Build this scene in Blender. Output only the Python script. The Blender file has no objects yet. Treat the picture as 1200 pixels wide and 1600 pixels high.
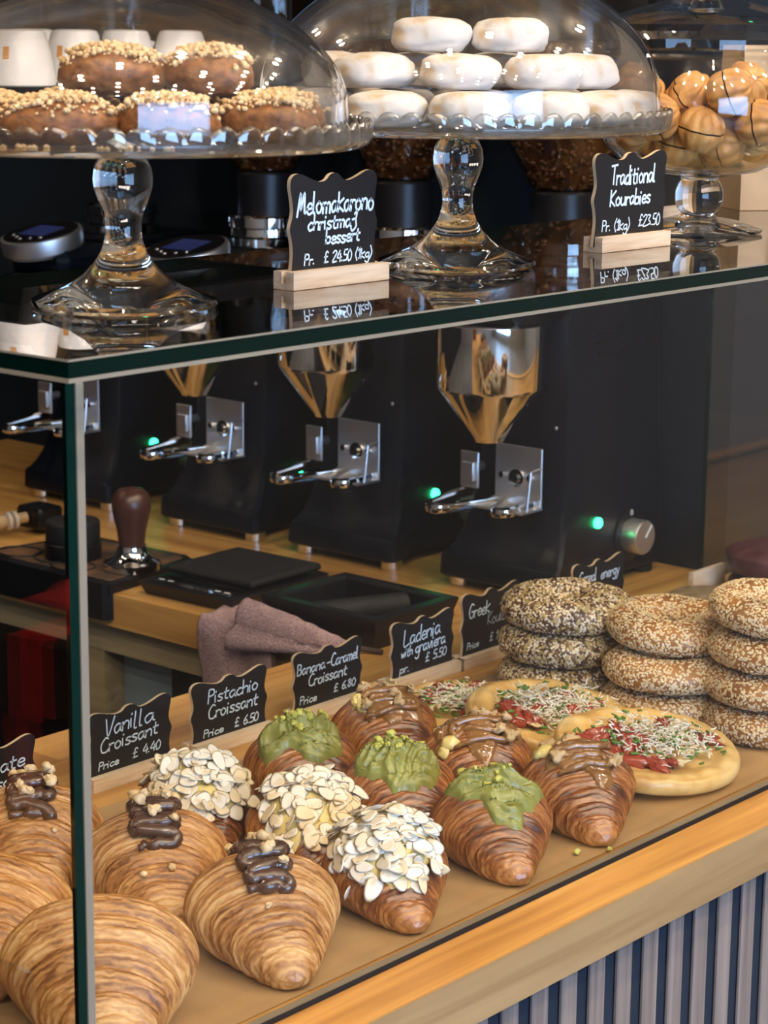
import bpy, math, random
from mathutils import Vector, Matrix, noise as mnoise
from mathutils.bvhtree import BVHTree
SC = bpy.context.scene
COL = SC.collection
PI = math.pi
sin, cos = math.sin, math.cos
rnd = random.Random(7)

# ------------------------------------------------------------------ camera
cam_d = bpy.data.cameras.new('camera')
cam_d.sensor_fit = 'HORIZONTAL'
cam_d.sensor_width = 36.0
cam_d.lens = 3478.986 / 1200 * 36
cam_d.clip_start = 0.05
cam_d.dof.use_dof = True
cam_d.dof.focus_distance = 1.68
cam_d.dof.aperture_fstop = 24.0
cam = bpy.data.objects.new('camera', cam_d)
COL.objects.link(cam)
cam.matrix_world = Matrix(((0.650820, 0.155319, -0.743175, -0.818979), (-0.759179, 0.144693, -0.634595, -0.925659), (0.008968, 0.977210, 0.212084, 0.632736), (0, 0, 0, 1)))
SC.camera = cam

# ------------------------------------------------------------------ view, world, lights
SC.view_settings.view_transform = 'Standard'
SC.view_settings.look = 'None'
SC.view_settings.exposure = 1.32
SC.view_settings.gamma = 1.0
SC.view_settings.use_curve_mapping = False
SC.cycles.max_bounces = 12
SC.cycles.diffuse_bounces = 3
SC.cycles.glossy_bounces = 6
SC.cycles.transmission_bounces = 10
SC.cycles.transparent_max_bounces = 40
SC.cycles.caustics_reflective = False
SC.cycles.caustics_refractive = False
SC.cycles.sample_clamp_indirect = 6.0
SC.cycles.blur_glossy = 0.2
W = bpy.data.worlds.new('world')
SC.world = W
W.use_nodes = True
W.node_tree.nodes['Background'].inputs[0].default_value = (0.5, 0.62, 0.85, 1)
W.node_tree.nodes['Background'].inputs[1].default_value = 0.6

def area(name, loc, target, size, power, color, size_y=None):
    d = bpy.data.lights.new(name, 'AREA')
    d.energy = power; d.color = color; d.size = size
    if size_y: d.shape = 'RECTANGLE'; d.size_y = size_y
    o = bpy.data.objects.new(name, d); COL.objects.link(o)
    o.location = loc
    o.rotation_euler = (Vector(target) - Vector(loc)).to_track_quat('-Z', 'Y').to_euler()
    return o
CEIL = 1.95
FLOOR = -0.92
# warm ceiling spots are built with their lamps further down; strengths here
SPOT_W = 7.0
SPOT_COL = (1.0, 0.82, 0.62)
WINDOW_S = 5.0

# ------------------------------------------------------------------ helpers
class MB:
    def __init__(s): s.v = []; s.f = []; s.m = []
    def add(s, v, f, mi=0, M=None):
        n = len(s.v)
        s.v += [tuple(M @ Vector(p)) for p in v] if M is not None else [tuple(p) for p in v]
        s.f += [tuple(i + n for i in q) for q in f]; s.m += [mi] * len(f)
        return s
    def box(s, x0, y0, z0, x1, y1, z1, mi=0, b=0.0, M=None):
        if b <= 0:
            v = [(x, y, z) for z in (z0, z1) for y in (y0, y1) for x in (x0, x1)]
            f = [(0, 2, 3, 1), (4, 5, 7, 6), (0, 1, 5, 4), (2, 6, 7, 3), (0, 4, 6, 2), (1, 3, 7, 5)]
            return s.add(v, f, mi, M)
        def ring(i, z): return [(x0 + i, y0 + b, z), (x0 + b, y0 + i, z), (x1 - b, y0 + i, z), (x1 - i, y0 + b, z), (x1 - i, y1 - b, z), (x1 - b, y1 - i, z), (x0 + b, y1 - i, z), (x0 + i, y1 - b, z)]
        rs = []
        c = b * 0.55
        def ring2(i, z):
            q = max(b, i)
            return [(x0 + i, y0 + q + (b - i) * 0, z), (x0 + q, y0 + i, z), (x1 - q, y0 + i, z), (x1 - i, y0 + q, z), (x1 - i, y1 - q, z), (x1 - q, y1 - i, z), (x0 + q, y1 - i, z), (x0 + i, y1 - q, z)]
        rings = [ring2(b * 0.9, z0), ring2(0, z0 + b), ring2(0, z1 - b), ring2(b * 0.9, z1)]
        return s.loft(rings, mi, M)
    def loft(s, rings, mi=0, M=None, cap=True, close=True):
        n = len(rings[0]); v = [p for r in rings for p in r]; f = []
        for k in range(len(rings) - 1):
            for i in range(n if close else n - 1):
                j = (i + 1) % n
                f.append((k * n + i, k * n + j, (k + 1) * n + j, (k + 1) * n + i))
        if cap:
            f.append(tuple(reversed(range(n)))); f.append(tuple((len(rings) - 1) * n + i for i in range(n)))
        return s.add(v, f, mi, M)
    def lathe(s, prof, n=48, mi=0, M=None, cap=True):
        return s.loft([[(r * cos(2 * PI * i / n), r * sin(2 * PI * i / n), z) for i in range(n)] for r, z in prof], mi, M, cap)
    def cyl(s, p, q, r, r2=None, n=20, mi=0):
        p, q = Vector(p), Vector(q); d = q - p
        M = Matrix.Translation(p) @ d.to_track_quat('Z', 'Y').to_matrix().to_4x4()
        return s.lathe([(r, 0), (r if r2 is None else r2, d.length)], n, mi, M)
    def tube(s, pts, r, n=8, mi=0, flat=1.0):
        pts = [Vector(p) for p in pts]; rings = []
        for i, p in enumerate(pts):
            t = (pts[min(i + 1, len(pts) - 1)] - pts[max(i - 1, 0)])
            if t.length < 1e-9: t = Vector((1, 0, 0))
            t.normalize()
            a = t.cross(Vector((0, 0, 1)))
            if a.length < 1e-4: a = t.cross(Vector((0, 1, 0)))
            a.normalize(); b = a.cross(t)
            rr = r(i / (len(pts) - 1)) if callable(r) else r
            rings.append([tuple(p + a * rr * cos(2 * PI * k / n) + b * rr * flat * sin(2 * PI * k / n)) for k in range(n)])
        return s.loft(rings, mi)
    def prism(s, out, y0, y1, mi=0, mside=None, M=None):
        """outline in x,z extruded along y"""
        n = len(out)
        v = [(x, y0, z) for x, z in out] + [(x, y1, z) for x, z in out]
        s.add(v, [tuple(range(n)), tuple(reversed(range(n, 2 * n)))], mi, M)
        s.add(v, [(i, i + n, (i + 1) % n + n, (i + 1) % n) for i in range(n)], mi if mside is None else mside, M)
        return s
    def grid(s, nu, nv, fn, mi=0, wrapu=False, M=None):
        v = [fn(i / (nu if wrapu else nu - 1), j / (nv - 1)) for j in range(nv) for i in range(nu)]
        f = []
        for j in range(nv - 1):
            for i in range(nu if wrapu else nu - 1):
                k = (i + 1) % nu
                f.append((j * nu + i, j * nu + k, (j + 1) * nu + k, (j + 1) * nu + i))
        return s.add(v, f, mi, M)
    def mesh(s, name, mats, smooth=True, auto=None):
        me = bpy.data.meshes.new(name)
        me.from_pydata(s.v, [], s.f)
        for m in (mats if isinstance(mats, (list, tuple)) else [mats]): me.materials.append(m)
        me.polygons.foreach_set('material_index', s.m)
        me.polygons.foreach_set('use_smooth', [smooth] * len(s.f))
        me.update()
        if auto is not None:
            import bmesh
            bm = bmesh.new(); bm.from_mesh(me)
            for e in bm.edges:
                if len(e.link_faces) == 2 and e.calc_face_angle(0) > auto: e.smooth = False
            bm.to_mesh(me); bm.free()
        return me
    def build(s, name, mats, parent=None, smooth=True, auto=0.6, loc=None, fix=True):
        me = s.mesh(name, mats, smooth, auto)
        if fix: fixn(me)
        return link(name, me, parent, loc)

def fixn(me):
    import bmesh
    bm = bmesh.new(); bm.from_mesh(me)
    bmesh.ops.recalc_face_normals(bm, faces=bm.faces)
    bm.to_mesh(me); bm.free()

def link(name, me, parent=None, loc=None, rot=None, scale=None):
    o = bpy.data.objects.new(name, me); COL.objects.link(o)
    if parent: o.parent = parent
    if loc is not None: o.location = loc
    if rot is not None: o.rotation_euler = rot
    if scale is not None: o.scale = (scale, scale, scale) if isinstance(scale, (int, float)) else scale
    return o

def tag(o, label, cat, group=None, kind=None):
    o['label'] = label; o['category'] = cat
    if group: o['group'] = group
    if kind: o['kind'] = kind
    return o
def thing(name, label, cat, loc=(0, 0, 0), rz=0.0, group=None, rot=None):
    o = bpy.data.objects.new(name, None); COL.objects.link(o)
    o.empty_display_size = 0.02
    o.location = loc; o.rotation_euler = rot if rot else (0, 0, rz)
    return tag(o, label, cat, group)
def structure(o): o['kind'] = 'structure'; return o
def dup(root, loc, rot, label, group=None, scale=None):
    def cp(o, par):
        c = o.copy(); COL.objects.link(c); c.parent = par
        for ch in KIDS.get(o.name, None) or [x for x in o.children]: cp(ch, c)
        return c
    c = root.copy(); COL.objects.link(c)
    c.location = loc; c.rotation_euler = rot; c['label'] = label
    if group: c['group'] = group
    if scale: c.scale = scale
    for ch in list(root.children): cp(ch, c)
    return c
KIDS = {}
def N(p, s=1.0): return mnoise.noise(Vector(p) * s)
def lerp(a, b, t): return a + (b - a) * t
def smooth01(t): t = max(0, min(1, t)); return t * t * (3 - 2 * t)
def catmull(pts, k=6):
    if len(pts) < 3: return [Vector(p) for p in pts]
    P = [Vector(p) for p in pts]; P = [2 * P[0] - P[1]] + P + [2 * P[-1] - P[-2]]; out = []
    for i in range(1, len(P) - 2):
        a, b, c, d = P[i - 1:i + 3]
        for j in range(k):
            t = j / k
            out.append(0.5 * ((2 * b) + (c - a) * t + (2 * a - 5 * b + 4 * c - d) * t * t + (3 * b - a - 3 * c + d) * t ** 3))
    out.append(P[-2]); return out

# ------------------------------------------------------------------ materials
def mk(name):
    m = bpy.data.materials.new(name); m.use_nodes = True
    nt = m.node_tree; return m, nt, nt.nodes['Principled BSDF']
def nd(nt, t, **kw):
    n = nt.nodes.new(t)
    for k, v in kw.items():
        if k in n.inputs: n.inputs[k].default_value = v
        else: setattr(n, k, v)
    return n
def ramp(nt, stops, fac):
    r = nt.nodes.new('ShaderNodeValToRGB'); e = r.color_ramp.elements
    while len(e) < len(stops): e.new(0.5)
    for el, (p, c) in zip(e, stops): el.position = p; el.color = (*c, 1)
    nt.links.new(fac, r.inputs[0]); return r.outputs[0]
def plain(name, c, rough=0.5, metal=0.0, coat=0.0, spec=0.5, bump=None, sss=0.0, sheen=0.0):
    m, nt, b = mk(name)
    b.inputs['Base Color'].default_value = (*c, 1); b.inputs['Roughness'].default_value = rough
    b.inputs['Metallic'].default_value = metal; b.inputs['Coat Weight'].default_value = coat
    b.inputs['Specular IOR Level'].default_value = spec
    b.inputs['Subsurface Weight'].default_value = sss; b.inputs['Subsurface Scale'].default_value = 0.004
    b.inputs['Sheen Weight'].default_value = sheen
    if bump:
        tc = nd(nt, 'ShaderNodeTexCoord')
        n = nd(nt, 'ShaderNodeTexNoise', Scale=bump[0], Detail=4.0)
        nt.links.new(tc.outputs['Object'], n.inputs['Vector'])
        bp = nd(nt, 'ShaderNodeBump', Strength=bump[1], Distance=bump[2] if len(bump) > 2 else 0.001)
        nt.links.new(n.outputs[0], bp.inputs['Height']); nt.links.new(bp.outputs[0], b.inputs['Normal'])
    return m
def noisy(name, stops, scale=20.0, rough=0.5, detail=5.0, stretch=(1, 1, 1), bump=0.0, bdist=0.001, coat=0.0, coord='Object', sss=0.0, dist=0.0, spec=0.5, coatr=0.1, rot=(0, 0, 0)):
    m, nt, b = mk(name)
    tc = nd(nt, 'ShaderNodeTexCoord'); mp = nd(nt, 'ShaderNodeMapping')
    mp.inputs['Scale'].default_value = stretch; mp.inputs['Rotation'].default_value = rot
    n = nd(nt, 'ShaderNodeTexNoise', Scale=scale, Detail=detail, Distortion=dist)
    nt.links.new(tc.outputs[coord], mp.inputs[0]); nt.links.new(mp.outputs[0], n.inputs['Vector'])
    nt.links.new(ramp(nt, stops, n.outputs[0]), b.inputs['Base Color'])
    b.inputs['Roughness'].default_value = rough; b.inputs['Coat Weight'].default_value = coat; b.inputs['Coat Roughness'].default_value = coatr
    b.inputs['Specular IOR Level'].default_value = spec
    b.inputs['Subsurface Weight'].default_value = sss; b.inputs['Subsurface Scale'].default_value = 0.004
    if bump:
        bp = nd(nt, 'ShaderNodeBump', Strength=bump, Distance=bdist)
        nt.links.new(n.outputs[0], bp.inputs['Height']); nt.links.new(bp.outputs[0], b.inputs['Normal'])
    return m
def pastry(name, dark, mid, light, rough, coat):
    """flaky laminated dough: fine broken lines around the roll"""
    m, nt, b = mk(name)
    tc = nd(nt, 'ShaderNodeTexCoord')
    def nz(sc, det, dist=0.0):
        mp = nd(nt, 'ShaderNodeMapping'); mp.inputs['Scale'].default_value = sc
        n = nd(nt, 'ShaderNodeTexNoise', Scale=1.0, Detail=det, Distortion=dist)
        nt.links.new(tc.outputs['Object'], mp.inputs[0]); nt.links.new(mp.outputs[0], n.inputs['Vector']); return n.outputs[0]
    def madd(x, k, y=None):
        a = nd(nt, 'ShaderNodeMath', operation='MULTIPLY_ADD'); a.inputs[1].default_value = k; a.inputs[2].default_value = 0.0
        nt.links.new(x, a.inputs[0])
        if y is not None: nt.links.new(y, a.inputs[2])
        return a.outputs[0]
    w = nd(nt, 'ShaderNodeTexWave', Scale=88.0, Distortion=7.0, Detail=3.0); w.inputs['Detail Scale'].default_value = 1.2
    nt.links.new(tc.outputs['Object'], w.inputs['Vector'])
    f = madd(nz((420, 26, 26), 4.0, 0.8), 0.50)
    f = madd(nz((130, 12, 12), 3.0, 0.5), 0.35, f)
    f = madd(nz((28, 28, 28), 4.0), 0.30, f)
    f = madd(w.outputs['Fac'], 0.10, f)
    nt.links.new(ramp(nt, [(0.48, dark), (0.61, mid), (0.76, light)], f), b.inputs['Base Color'])
    bp = nd(nt, 'ShaderNodeBump', Strength=0.8, Distance=0.0014)
    nt.links.new(f, bp.inputs['Height']); nt.links.new(bp.outputs[0], b.inputs['Normal'])
    b.inputs['Roughness'].default_value = rough; b.inputs['Coat Weight'].default_value = coat; b.inputs['Coat Roughness'].default_value = 0.22
    return m
def thin_glass(name, tint=(0.985, 0.99, 0.985), f0=0.04, gloss=1.0, power=5.0, rough=0.0, haze=0.0):
    """clear glass face: mirror by Fresnel angle, otherwise clear"""
    m, nt, b = mk(name); nt.nodes.remove(b)
    out = nt.nodes['Material Output']
    lw = nd(nt, 'ShaderNodeLayerWeight'); lw.inputs['Blend'].default_value = 0.5
    pw = nd(nt, 'ShaderNodeMath', operation='POWER'); pw.inputs[1].default_value = power
    nt.links.new(lw.outputs['Facing'], pw.inputs[0])
    ma = nd(nt, 'ShaderNodeMath', operation='MULTIPLY_ADD', use_clamp=True); ma.inputs[1].default_value = 1 - f0; ma.inputs[2].default_value = f0
    nt.links.new(pw.outputs[0], ma.inputs[0])
    t = nd(nt, 'ShaderNodeBsdfTransparent'); t.inputs[0].default_value = (*tint, 1)
    g = nd(nt, 'ShaderNodeBsdfGlossy'); g.inputs['Roughness'].default_value = rough; g.inputs[0].default_value = (gloss, gloss, gloss, 1)
    mx = nd(nt, 'ShaderNodeMixShader')
    nt.links.new(ma.outputs[0], mx.inputs[0]); nt.links.new(t.outputs[0], mx.inputs[1]); nt.links.new(g.outputs[0], mx.inputs[2])
    nt.links.new(mx.outputs[0], out.inputs[0])
    return m
def glass(name, c=(1, 1, 1), ior=1.47, rough=0.0):
    m, nt, b = mk(name); nt.nodes.remove(b)
    g = nd(nt, 'ShaderNodeBsdfGlass'); g.inputs[0].default_value = (*c, 1); g.inputs['IOR'].default_value = ior; g.inputs['Roughness'].default_value = rough
    nt.links.new(g.outputs[0], nt.nodes['Material Output'].inputs[0]); return m
def emit(name, c, s):
    m, nt, b = mk(name)
    b.inputs['Base Color'].default_value = (*c, 1)
    b.inputs['Emission Color'].default_value = (*c, 1); b.inputs['Emission Strength'].default_value = s
    return m
def wood(name, stops, plank=None, grain=(3, 60, 60), rough=0.4, var=0.35, coat=0.0):
    """long-grain wood along X; plank = (stave length, stave width)"""
    m, nt, b = mk(name)
    tc = nd(nt, 'ShaderNodeTexCoord'); mp = nd(nt, 'ShaderNodeMapping'); mp.inputs['Scale'].default_value = grain
    n = nd(nt, 'ShaderNodeTexNoise', Scale=1.0, Detail=7.0, Distortion=0.6)
    nt.links.new(tc.outputs['Object'], mp.inputs[0]); nt.links.new(mp.outputs[0], n.inputs['Vector'])
    fac = n.outputs[0]
    if plank:
        mp2 = nd(nt, 'ShaderNodeMapping'); nt.links.new(tc.outputs['Object'], mp2.inputs[0])
        br = nd(nt, 'ShaderNodeTexBrick', Scale=1.0)
        br.inputs['Mortar Size'].default_value = 0.0; br.inputs['Brick Width'].default_value = plank[0]; br.inputs['Row Height'].default_value = plank[1]
        br.inputs['Color1'].default_value = (0, 0, 0, 1); br.inputs['Color2'].default_value = (1, 1, 1, 1)
        nt.links.new(mp2.outputs[0], br.inputs['Vector'])
        ml = nd(nt, 'ShaderNodeMath', operation='MULTIPLY_ADD'); ml.inputs[1].default_value = var
        ad = nd(nt, 'ShaderNodeMath', operation='SUBTRACT'); ad.inputs[1].default_value = 0.5
        nt.links.new(br.outputs[0], ad.inputs[0]); nt.links.new(ad.outputs[0], ml.inputs[0]); nt.links.new(fac, ml.inputs[2])
        fac = ml.outputs[0]
    nt.links.new(ramp(nt, stops, fac), b.inputs['Base Color'])
    b.inputs['Roughness'].default_value = rough; b.inputs['Coat Weight'].default_value = coat
    bp = nd(nt, 'ShaderNodeBump', Strength=0.12, Distance=0.0008)
    nt.links.new(n.outputs[0], bp.inputs['Height']); nt.links.new(bp.outputs[0], b.inputs['Normal'])
    return m

M_ = {}
M_['oak'] = wood('oak', [(0.25, (0.36, 0.17, 0.045)), (0.5, (0.56, 0.30, 0.085)), (0.75, (0.66, 0.40, 0.14))], (0.42, 0.046), rough=0.35, var=0.3)
M_['oak_front'] = wood('oak_front', [(0.25, (0.22, 0.135, 0.06)), (0.5, (0.33, 0.215, 0.10)), (0.75, (0.41, 0.28, 0.14))], None, rough=0.5)
M_['beam'] = wood('beam', [(0.3, (0.22, 0.17, 0.09)), (0.7, (0.40, 0.32, 0.19))], None, grain=(60, 3, 60), rough=0.6)
M_['oak_y'] = wood('oak_y', [(0.25, (0.36, 0.17, 0.045)), (0.5, (0.56, 0.30, 0.085)), (0.75, (0.66, 0.40, 0.14))], None, grain=(40, 3, 60), rough=0.4)
M_['slat'] = wood('slat', [(0.3, (0.16, 0.125, 0.105)), (0.7, (0.31, 0.255, 0.225))], None, grain=(120, 120, 2.5), rough=0.6)
M_['block'] = wood('block', [(0.3, (0.50, 0.36, 0.24)), (0.5, (0.66, 0.52, 0.38)), (0.7, (0.74, 0.62, 0.48))], None, grain=(12, 160, 160), rough=0.55)
M_['plyedge'] = plain('ply_edge', (0.62, 0.47, 0.30), 0.6)
M_['felt'] = plain('felt', (0.009, 0.018, 0.033), 0.9)
M_['paper'] = noisy('parchment', [(0.3, (0.36, 0.22, 0.10)), (0.7, (0.47, 0.31, 0.155))], 14, 0.5, bump=0.1, bdist=0.002)
M_['chalk'] = plain('chalkboard', (0.008, 0.008, 0.010), 0.55, spec=0.35)
M_['ink'] = plain('chalk_ink', (0.62, 0.78, 0.95), 0.6)
M_['inkw'] = plain('chalk_ink_white', (0.85, 0.88, 0.88), 0.6)
M_['pane'] = thin_glass('clear_pane', (0.985, 0.992, 0.988), 0.025)
M_['slabglass'] = thin_glass('slab_glass', (0.955, 0.968, 0.96), 0.045, power=4.2)
M_['domeglass'] = thin_glass('dome_glass', (0.975, 0.972, 0.962), 0.035, power=2.6)
M_['rimglass'] = thin_glass('pressed_rim_glass', (0.86, 0.87, 0.865), 0.09, power=1.9)
M_['greenedge'] = plain('green_glass_edge', (0.0006, 0.0075, 0.0058), 0.08, spec=0.35)
M_['greenedge2'] = plain('green_glass_edge_light', (0.0012, 0.014, 0.011), 0.1, spec=0.25)
M_['bevelglint'] = plain('bevel_glint_tone', (0.20, 0.182, 0.145), 0.3, spec=0.3)  # pale tone stands in for light caught on polished glass edges
M_['crystal'] = glass('crystal_glass', (0.98, 0.985, 0.98), 1.48)
M_['crystalp'] = thin_glass('plate_glass', (0.95, 0.955, 0.945), 0.06, power=2.6)
M_['black'] = plain('black_enamel', (0.010, 0.011, 0.014), 0.38)
M_['grinder'] = plain('grinder_black', (0.0036, 0.0055, 0.0095), 0.36, spec=0.22, bump=(900, 0.06, 0.0004))
M_['blackp'] = plain('black_plastic', (0.006, 0.006, 0.0075), 0.34, spec=0.3)
M_['rubber'] = plain('black_rubber', (0.010, 0.010, 0.011), 0.65, spec=0.3)
M_['chrome'] = plain('chrome', (0.80, 0.79, 0.77), 0.06, 1.0)
M_['steel'] = plain('brushed_steel', (0.66, 0.66, 0.67), 0.42, 1.0)
M_['led'] = emit('green_led', (0.02, 1.0, 0.28), 6.0)
M_['screen'] = emit('dim_screen', (0.012, 0.018, 0.07), 0.25)
M_['white'] = plain('white_print', (0.75, 0.77, 0.78), 0.5)
M_['navy'] = plain('navy_panel', (0.008, 0.014, 0.023), 0.6, spec=0.2)
M_['wallblack'] = plain('black_wall', (0.004, 0.004, 0.005), 0.8, spec=0.1)
M_['bluegrey'] = plain('blue_grey_panel', (0.21, 0.28, 0.33), 0.6)
M_['ceil'] = plain('ceiling_paint', (0.20, 0.18, 0.16), 0.9)
M_['wallpaint'] = plain('wall_paint', (0.19, 0.17, 0.15), 0.85)
M_['floor'] = noisy('floor_tile', [(0.3, (0.16, 0.15, 0.14)), (0.7, (0.24, 0.225, 0.21))], 4, 0.4)
M_['towel'] = noisy('mauve_towel', [(0.3, (0.26, 0.165, 0.175)), (0.7, (0.52, 0.36, 0.38))], 420, 0.95, 3.0, bump=0.8, bdist=0.002)
M_['towelhem'] = plain('towel_hem', (0.07, 0.045, 0.04), 0.9)
M_['tamperwood'] = plain('tamper_wood', (0.055, 0.018, 0.012), 0.32)
M_['coffee_dust'] = noisy('dusted_rubber', [(0.32, (0.02, 0.014, 0.011)), (0.5, (0.10, 0.05, 0.025)), (0.75, (0.19, 0.095, 0.045))], 22, 0.7)
M_['ceramic'] = plain('white_ceramic', (0.78, 0.78, 0.80), 0.18)
M_['orange'] = plain('orange_logo', (0.62, 0.28, 0.06), 0.5)
M_['kraft'] = noisy('kraft_paper', [(0.3, (0.38, 0.27, 0.16)), (0.7, (0.50, 0.37, 0.24))], 9, 0.7, bump=0.1)
M_['cord'] = plain('white_cord', (0.82, 0.80, 0.76), 0.7)
M_['bean'] = noisy('coffee_bean', [(0.3, (0.030, 0.014, 0.008)), (0.7, (0.10, 0.045, 0.02))], 40, 0.3)
M_['smoke'] = thin_glass('smoked_hopper', (0.72, 0.62, 0.52), 0.04)
M_['cr_light'] = pastry('croissant_golden', (0.17, 0.055, 0.012), (0.43, 0.19, 0.052), (0.66, 0.39, 0.155), 0.40, 0.2)
M_['cr_dark'] = pastry('croissant_glazed', (0.065, 0.014, 0.004), (0.24, 0.07, 0.015), (0.47, 0.19, 0.05), 0.33, 0.75)
M_['choc'] = plain('chocolate', (0.085, 0.040, 0.024), 0.25, coat=0.6)
M_['nut'] = noisy('hazelnut', [(0.35, (0.62, 0.42, 0.20)), (0.7, (0.83, 0.66, 0.42))], 160, 0.5)
M_['walnut'] = noisy('walnut', [(0.35, (0.34, 0.18, 0.07)), (0.6, (0.70, 0.52, 0.28))], 130, 0.5)
M_['almond'] = noisy('almond_flake', [(0.30, (0.60, 0.36, 0.15)), (0.42, (0.80, 0.62, 0.36)), (0.60, (0.86, 0.75, 0.54))], 90, 0.5)
M_['almondw'] = noisy('sugared_almond', [(0.36, (0.78, 0.62, 0.38)), (0.52, (0.88, 0.82, 0.70))], 110, 0.7)
M_['vanilla'] = plain('vanilla_cream', (0.80, 0.64, 0.24), 0.3, coat=0.3, sss=0.1)
M_['pistcream'] = noisy('pistachio_cream', [(0.3, (0.20, 0.205, 0.04)), (0.7, (0.33, 0.33, 0.085))], 45, 0.33, coat=0.25, bump=0.15, bdist=0.002)
M_['pistnut'] = noisy('pistachio_nut', [(0.3, (0.34, 0.36, 0.04)), (0.6, (0.62, 0.58, 0.14))], 150, 0.5)
M_['caramel'] = noisy('caramel', [(0.3, (0.20, 0.085, 0.022)), (0.7, (0.32, 0.15, 0.045))], 30, 0.14, coat=1.0, coatr=0.05)
M_['crust'] = noisy('bagel_crust', [(0.3, (0.25, 0.095, 0.024)), (0.7, (0.46, 0.21, 0.062))], 30, 0.4, coat=0.1)
M_['crustd'] = noisy('dark_crust', [(0.3, (0.13, 0.06, 0.025)), (0.7, (0.28, 0.155, 0.07))], 30, 0.5)
M_['sesame'] = noisy('sesame', [(0.3, (0.66, 0.45, 0.20)), (0.7, (0.84, 0.68, 0.42))], 30, 0.5, coord='Generated')
M_['sesamew'] = plain('sesame_pale', (0.80, 0.70, 0.52), 0.5)
M_['seedd'] = plain('dark_seed', (0.09, 0.045, 0.025), 0.45)
M_['seedy'] = plain('pumpkin_seed', (0.42, 0.30, 0.11), 0.45)
M_['dough'] = noisy('flatbread', [(0.3, (0.50, 0.25, 0.06)), (0.48, (0.70, 0.45, 0.15)), (0.75, (0.78, 0.58, 0.26))], 38, 0.4, coat=0.35, coatr=0.25, bump=0.2, bdist=0.002)
M_['tomato'] = noisy('roast_tomato', [(0.3, (0.22, 0.022, 0.012)), (0.7, (0.46, 0.085, 0.045))], 90, 0.25, coat=0.4)
M_['onion'] = plain('onion', (0.74, 0.62, 0.36), 0.3, sss=0.2, coat=0.3)
M_['cheese'] = plain('grated_cheese', (0.88, 0.84, 0.72), 0.5, sss=0.1)
M_['herb'] = plain('chive', (0.10, 0.22, 0.03), 0.5)
M_['meringue'] = noisy('icing_sugar', [(0.33, (0.55, 0.38, 0.21)), (0.41, (0.58, 0.51, 0.44)), (0.50, (0.64, 0.625, 0.62))], 42, 0.9, 5.0, bump=0.6, bdist=0.002, dist=0.4)
M_['melo'] = noisy('melomakarono_crumb', [(0.3, (0.085, 0.028, 0.008)), (0.7, (0.30, 0.115, 0.03))], 150, 0.5, 7.0, bump=0.8, bdist=0.002)
M_['crumb'] = noisy('walnut_crumb', [(0.3, (0.55, 0.35, 0.15)), (0.7, (0.80, 0.62, 0.38))], 200, 0.6, coord='Object')
M_['walnutcookie'] = noisy('walnut_cookie', [(0.3, (0.34, 0.14, 0.035)), (0.55, (0.58, 0.30, 0.09)), (0.75, (0.68, 0.42, 0.17))], 55, 0.45, 6.0, bump=0.3, bdist=0.0015)
M_['filling'] = plain('caramel_filling', (0.05, 0.02, 0.01), 0.5)
M_['beet'] = noisy('beet_bun', [(0.3, (0.045, 0.012, 0.014)), (0.7, (0.11, 0.035, 0.038))], 50, 0.45, bump=0.3, bdist=0.002)
M_['rye'] = noisy('rye_bun', [(0.3, (0.16, 0.11, 0.06)), (0.7, (0.32, 0.24, 0.14))], 90, 0.6, bump=0.3)
M_['acrylic'] = thin_glass('clear_acrylic', (0.93, 0.92, 0.93), 0.05)
M_['winlight'] = emit('window_sky', (0.34, 0.58, 1.0), WINDOW_S)
M_['bulb'] = emit('warm_bulb', (1.0, 0.86, 0.62), 8.0)
M_['blue'] = plain('blue_box', (0.03, 0.10, 0.22), 0.6)
M_['red'] = plain('red_cloth', (0.75, 0.02, 0.015), 0.5)
# ------------------------------------------------------------------ the room
def panel(name, x0, y0, z0, x1, y1, z1, m, kind=True):
    o = MB().box(x0, y0, z0, x1, y1, z1).build(name, m, smooth=False, auto=None)
    if kind: o['kind'] = 'structure'
    return o
WX = 1.405          # face of the dark wall behind the grinders
panel('floor', -4.0, -4.2, FLOOR - 0.1, 3.2, 3.2, FLOOR, M_['floor'])
panel('ceiling', -4.0, -4.2, CEIL, 3.2, 3.2, CEIL + 0.1, M_['ceil'])
panel('wall_right', WX, 0.44, FLOOR, WX + 0.1, 3.1, CEIL, M_['navy'])
panel('wall_corner', WX + 0.1, 0.44, FLOOR, 3.1, 0.54, CEIL, M_['navy'])
panel('wall_back', -4.0, 3.1, FLOOR, 3.2, 3.2, CEIL, M_['wallblack'])
panel('wall_left', -4.1, -4.2, FLOOR, -4.0, 3.2, CEIL, M_['wallpaint'])
panel('wall_side', 3.1, -4.2, FLOOR, 3.2, 0.54, CEIL, M_['wallpaint'])
# front wall with the shop window
wf = MB()
wf.box(-4.0, -4.2, FLOOR, 3.1, -4.1, -0.55).box(-4.0, -4.2, 1.45, 3.1, -4.1, CEIL).box(-4.0, -4.2, -0.55, -2.9, -4.1, 1.45).box(0.2, -4.2, -0.55, 3.1, -4.1, 1.45)
structure(wf.build('wall_front', M_['wallpaint'], smooth=False, auto=None))
w1 = structure(thing('window_1', 'shop window onto the bright street', 'window', (-1.35, -4.15, -0.55)))
del w1['category'], w1['label']
f = MB()
for x in (-1.55, 1.50): f.box(x, -0.03, 0, x + 0.05, 0.03, 2.0)
f.box(-1.55, -0.03, 0, 1.55, 0.03, 0.05).box(-1.55, -0.03, 1.95, 1.55, 0.03, 2.0)
f.build('window_frame', M_['blackp'], w1, smooth=False, auto=None)
MB().box(-1.55, -0.012, 0.03, 1.55, -0.006, 1.97).build('window_pane', M_['winlight'], w1, smooth=False, auto=None)

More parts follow.
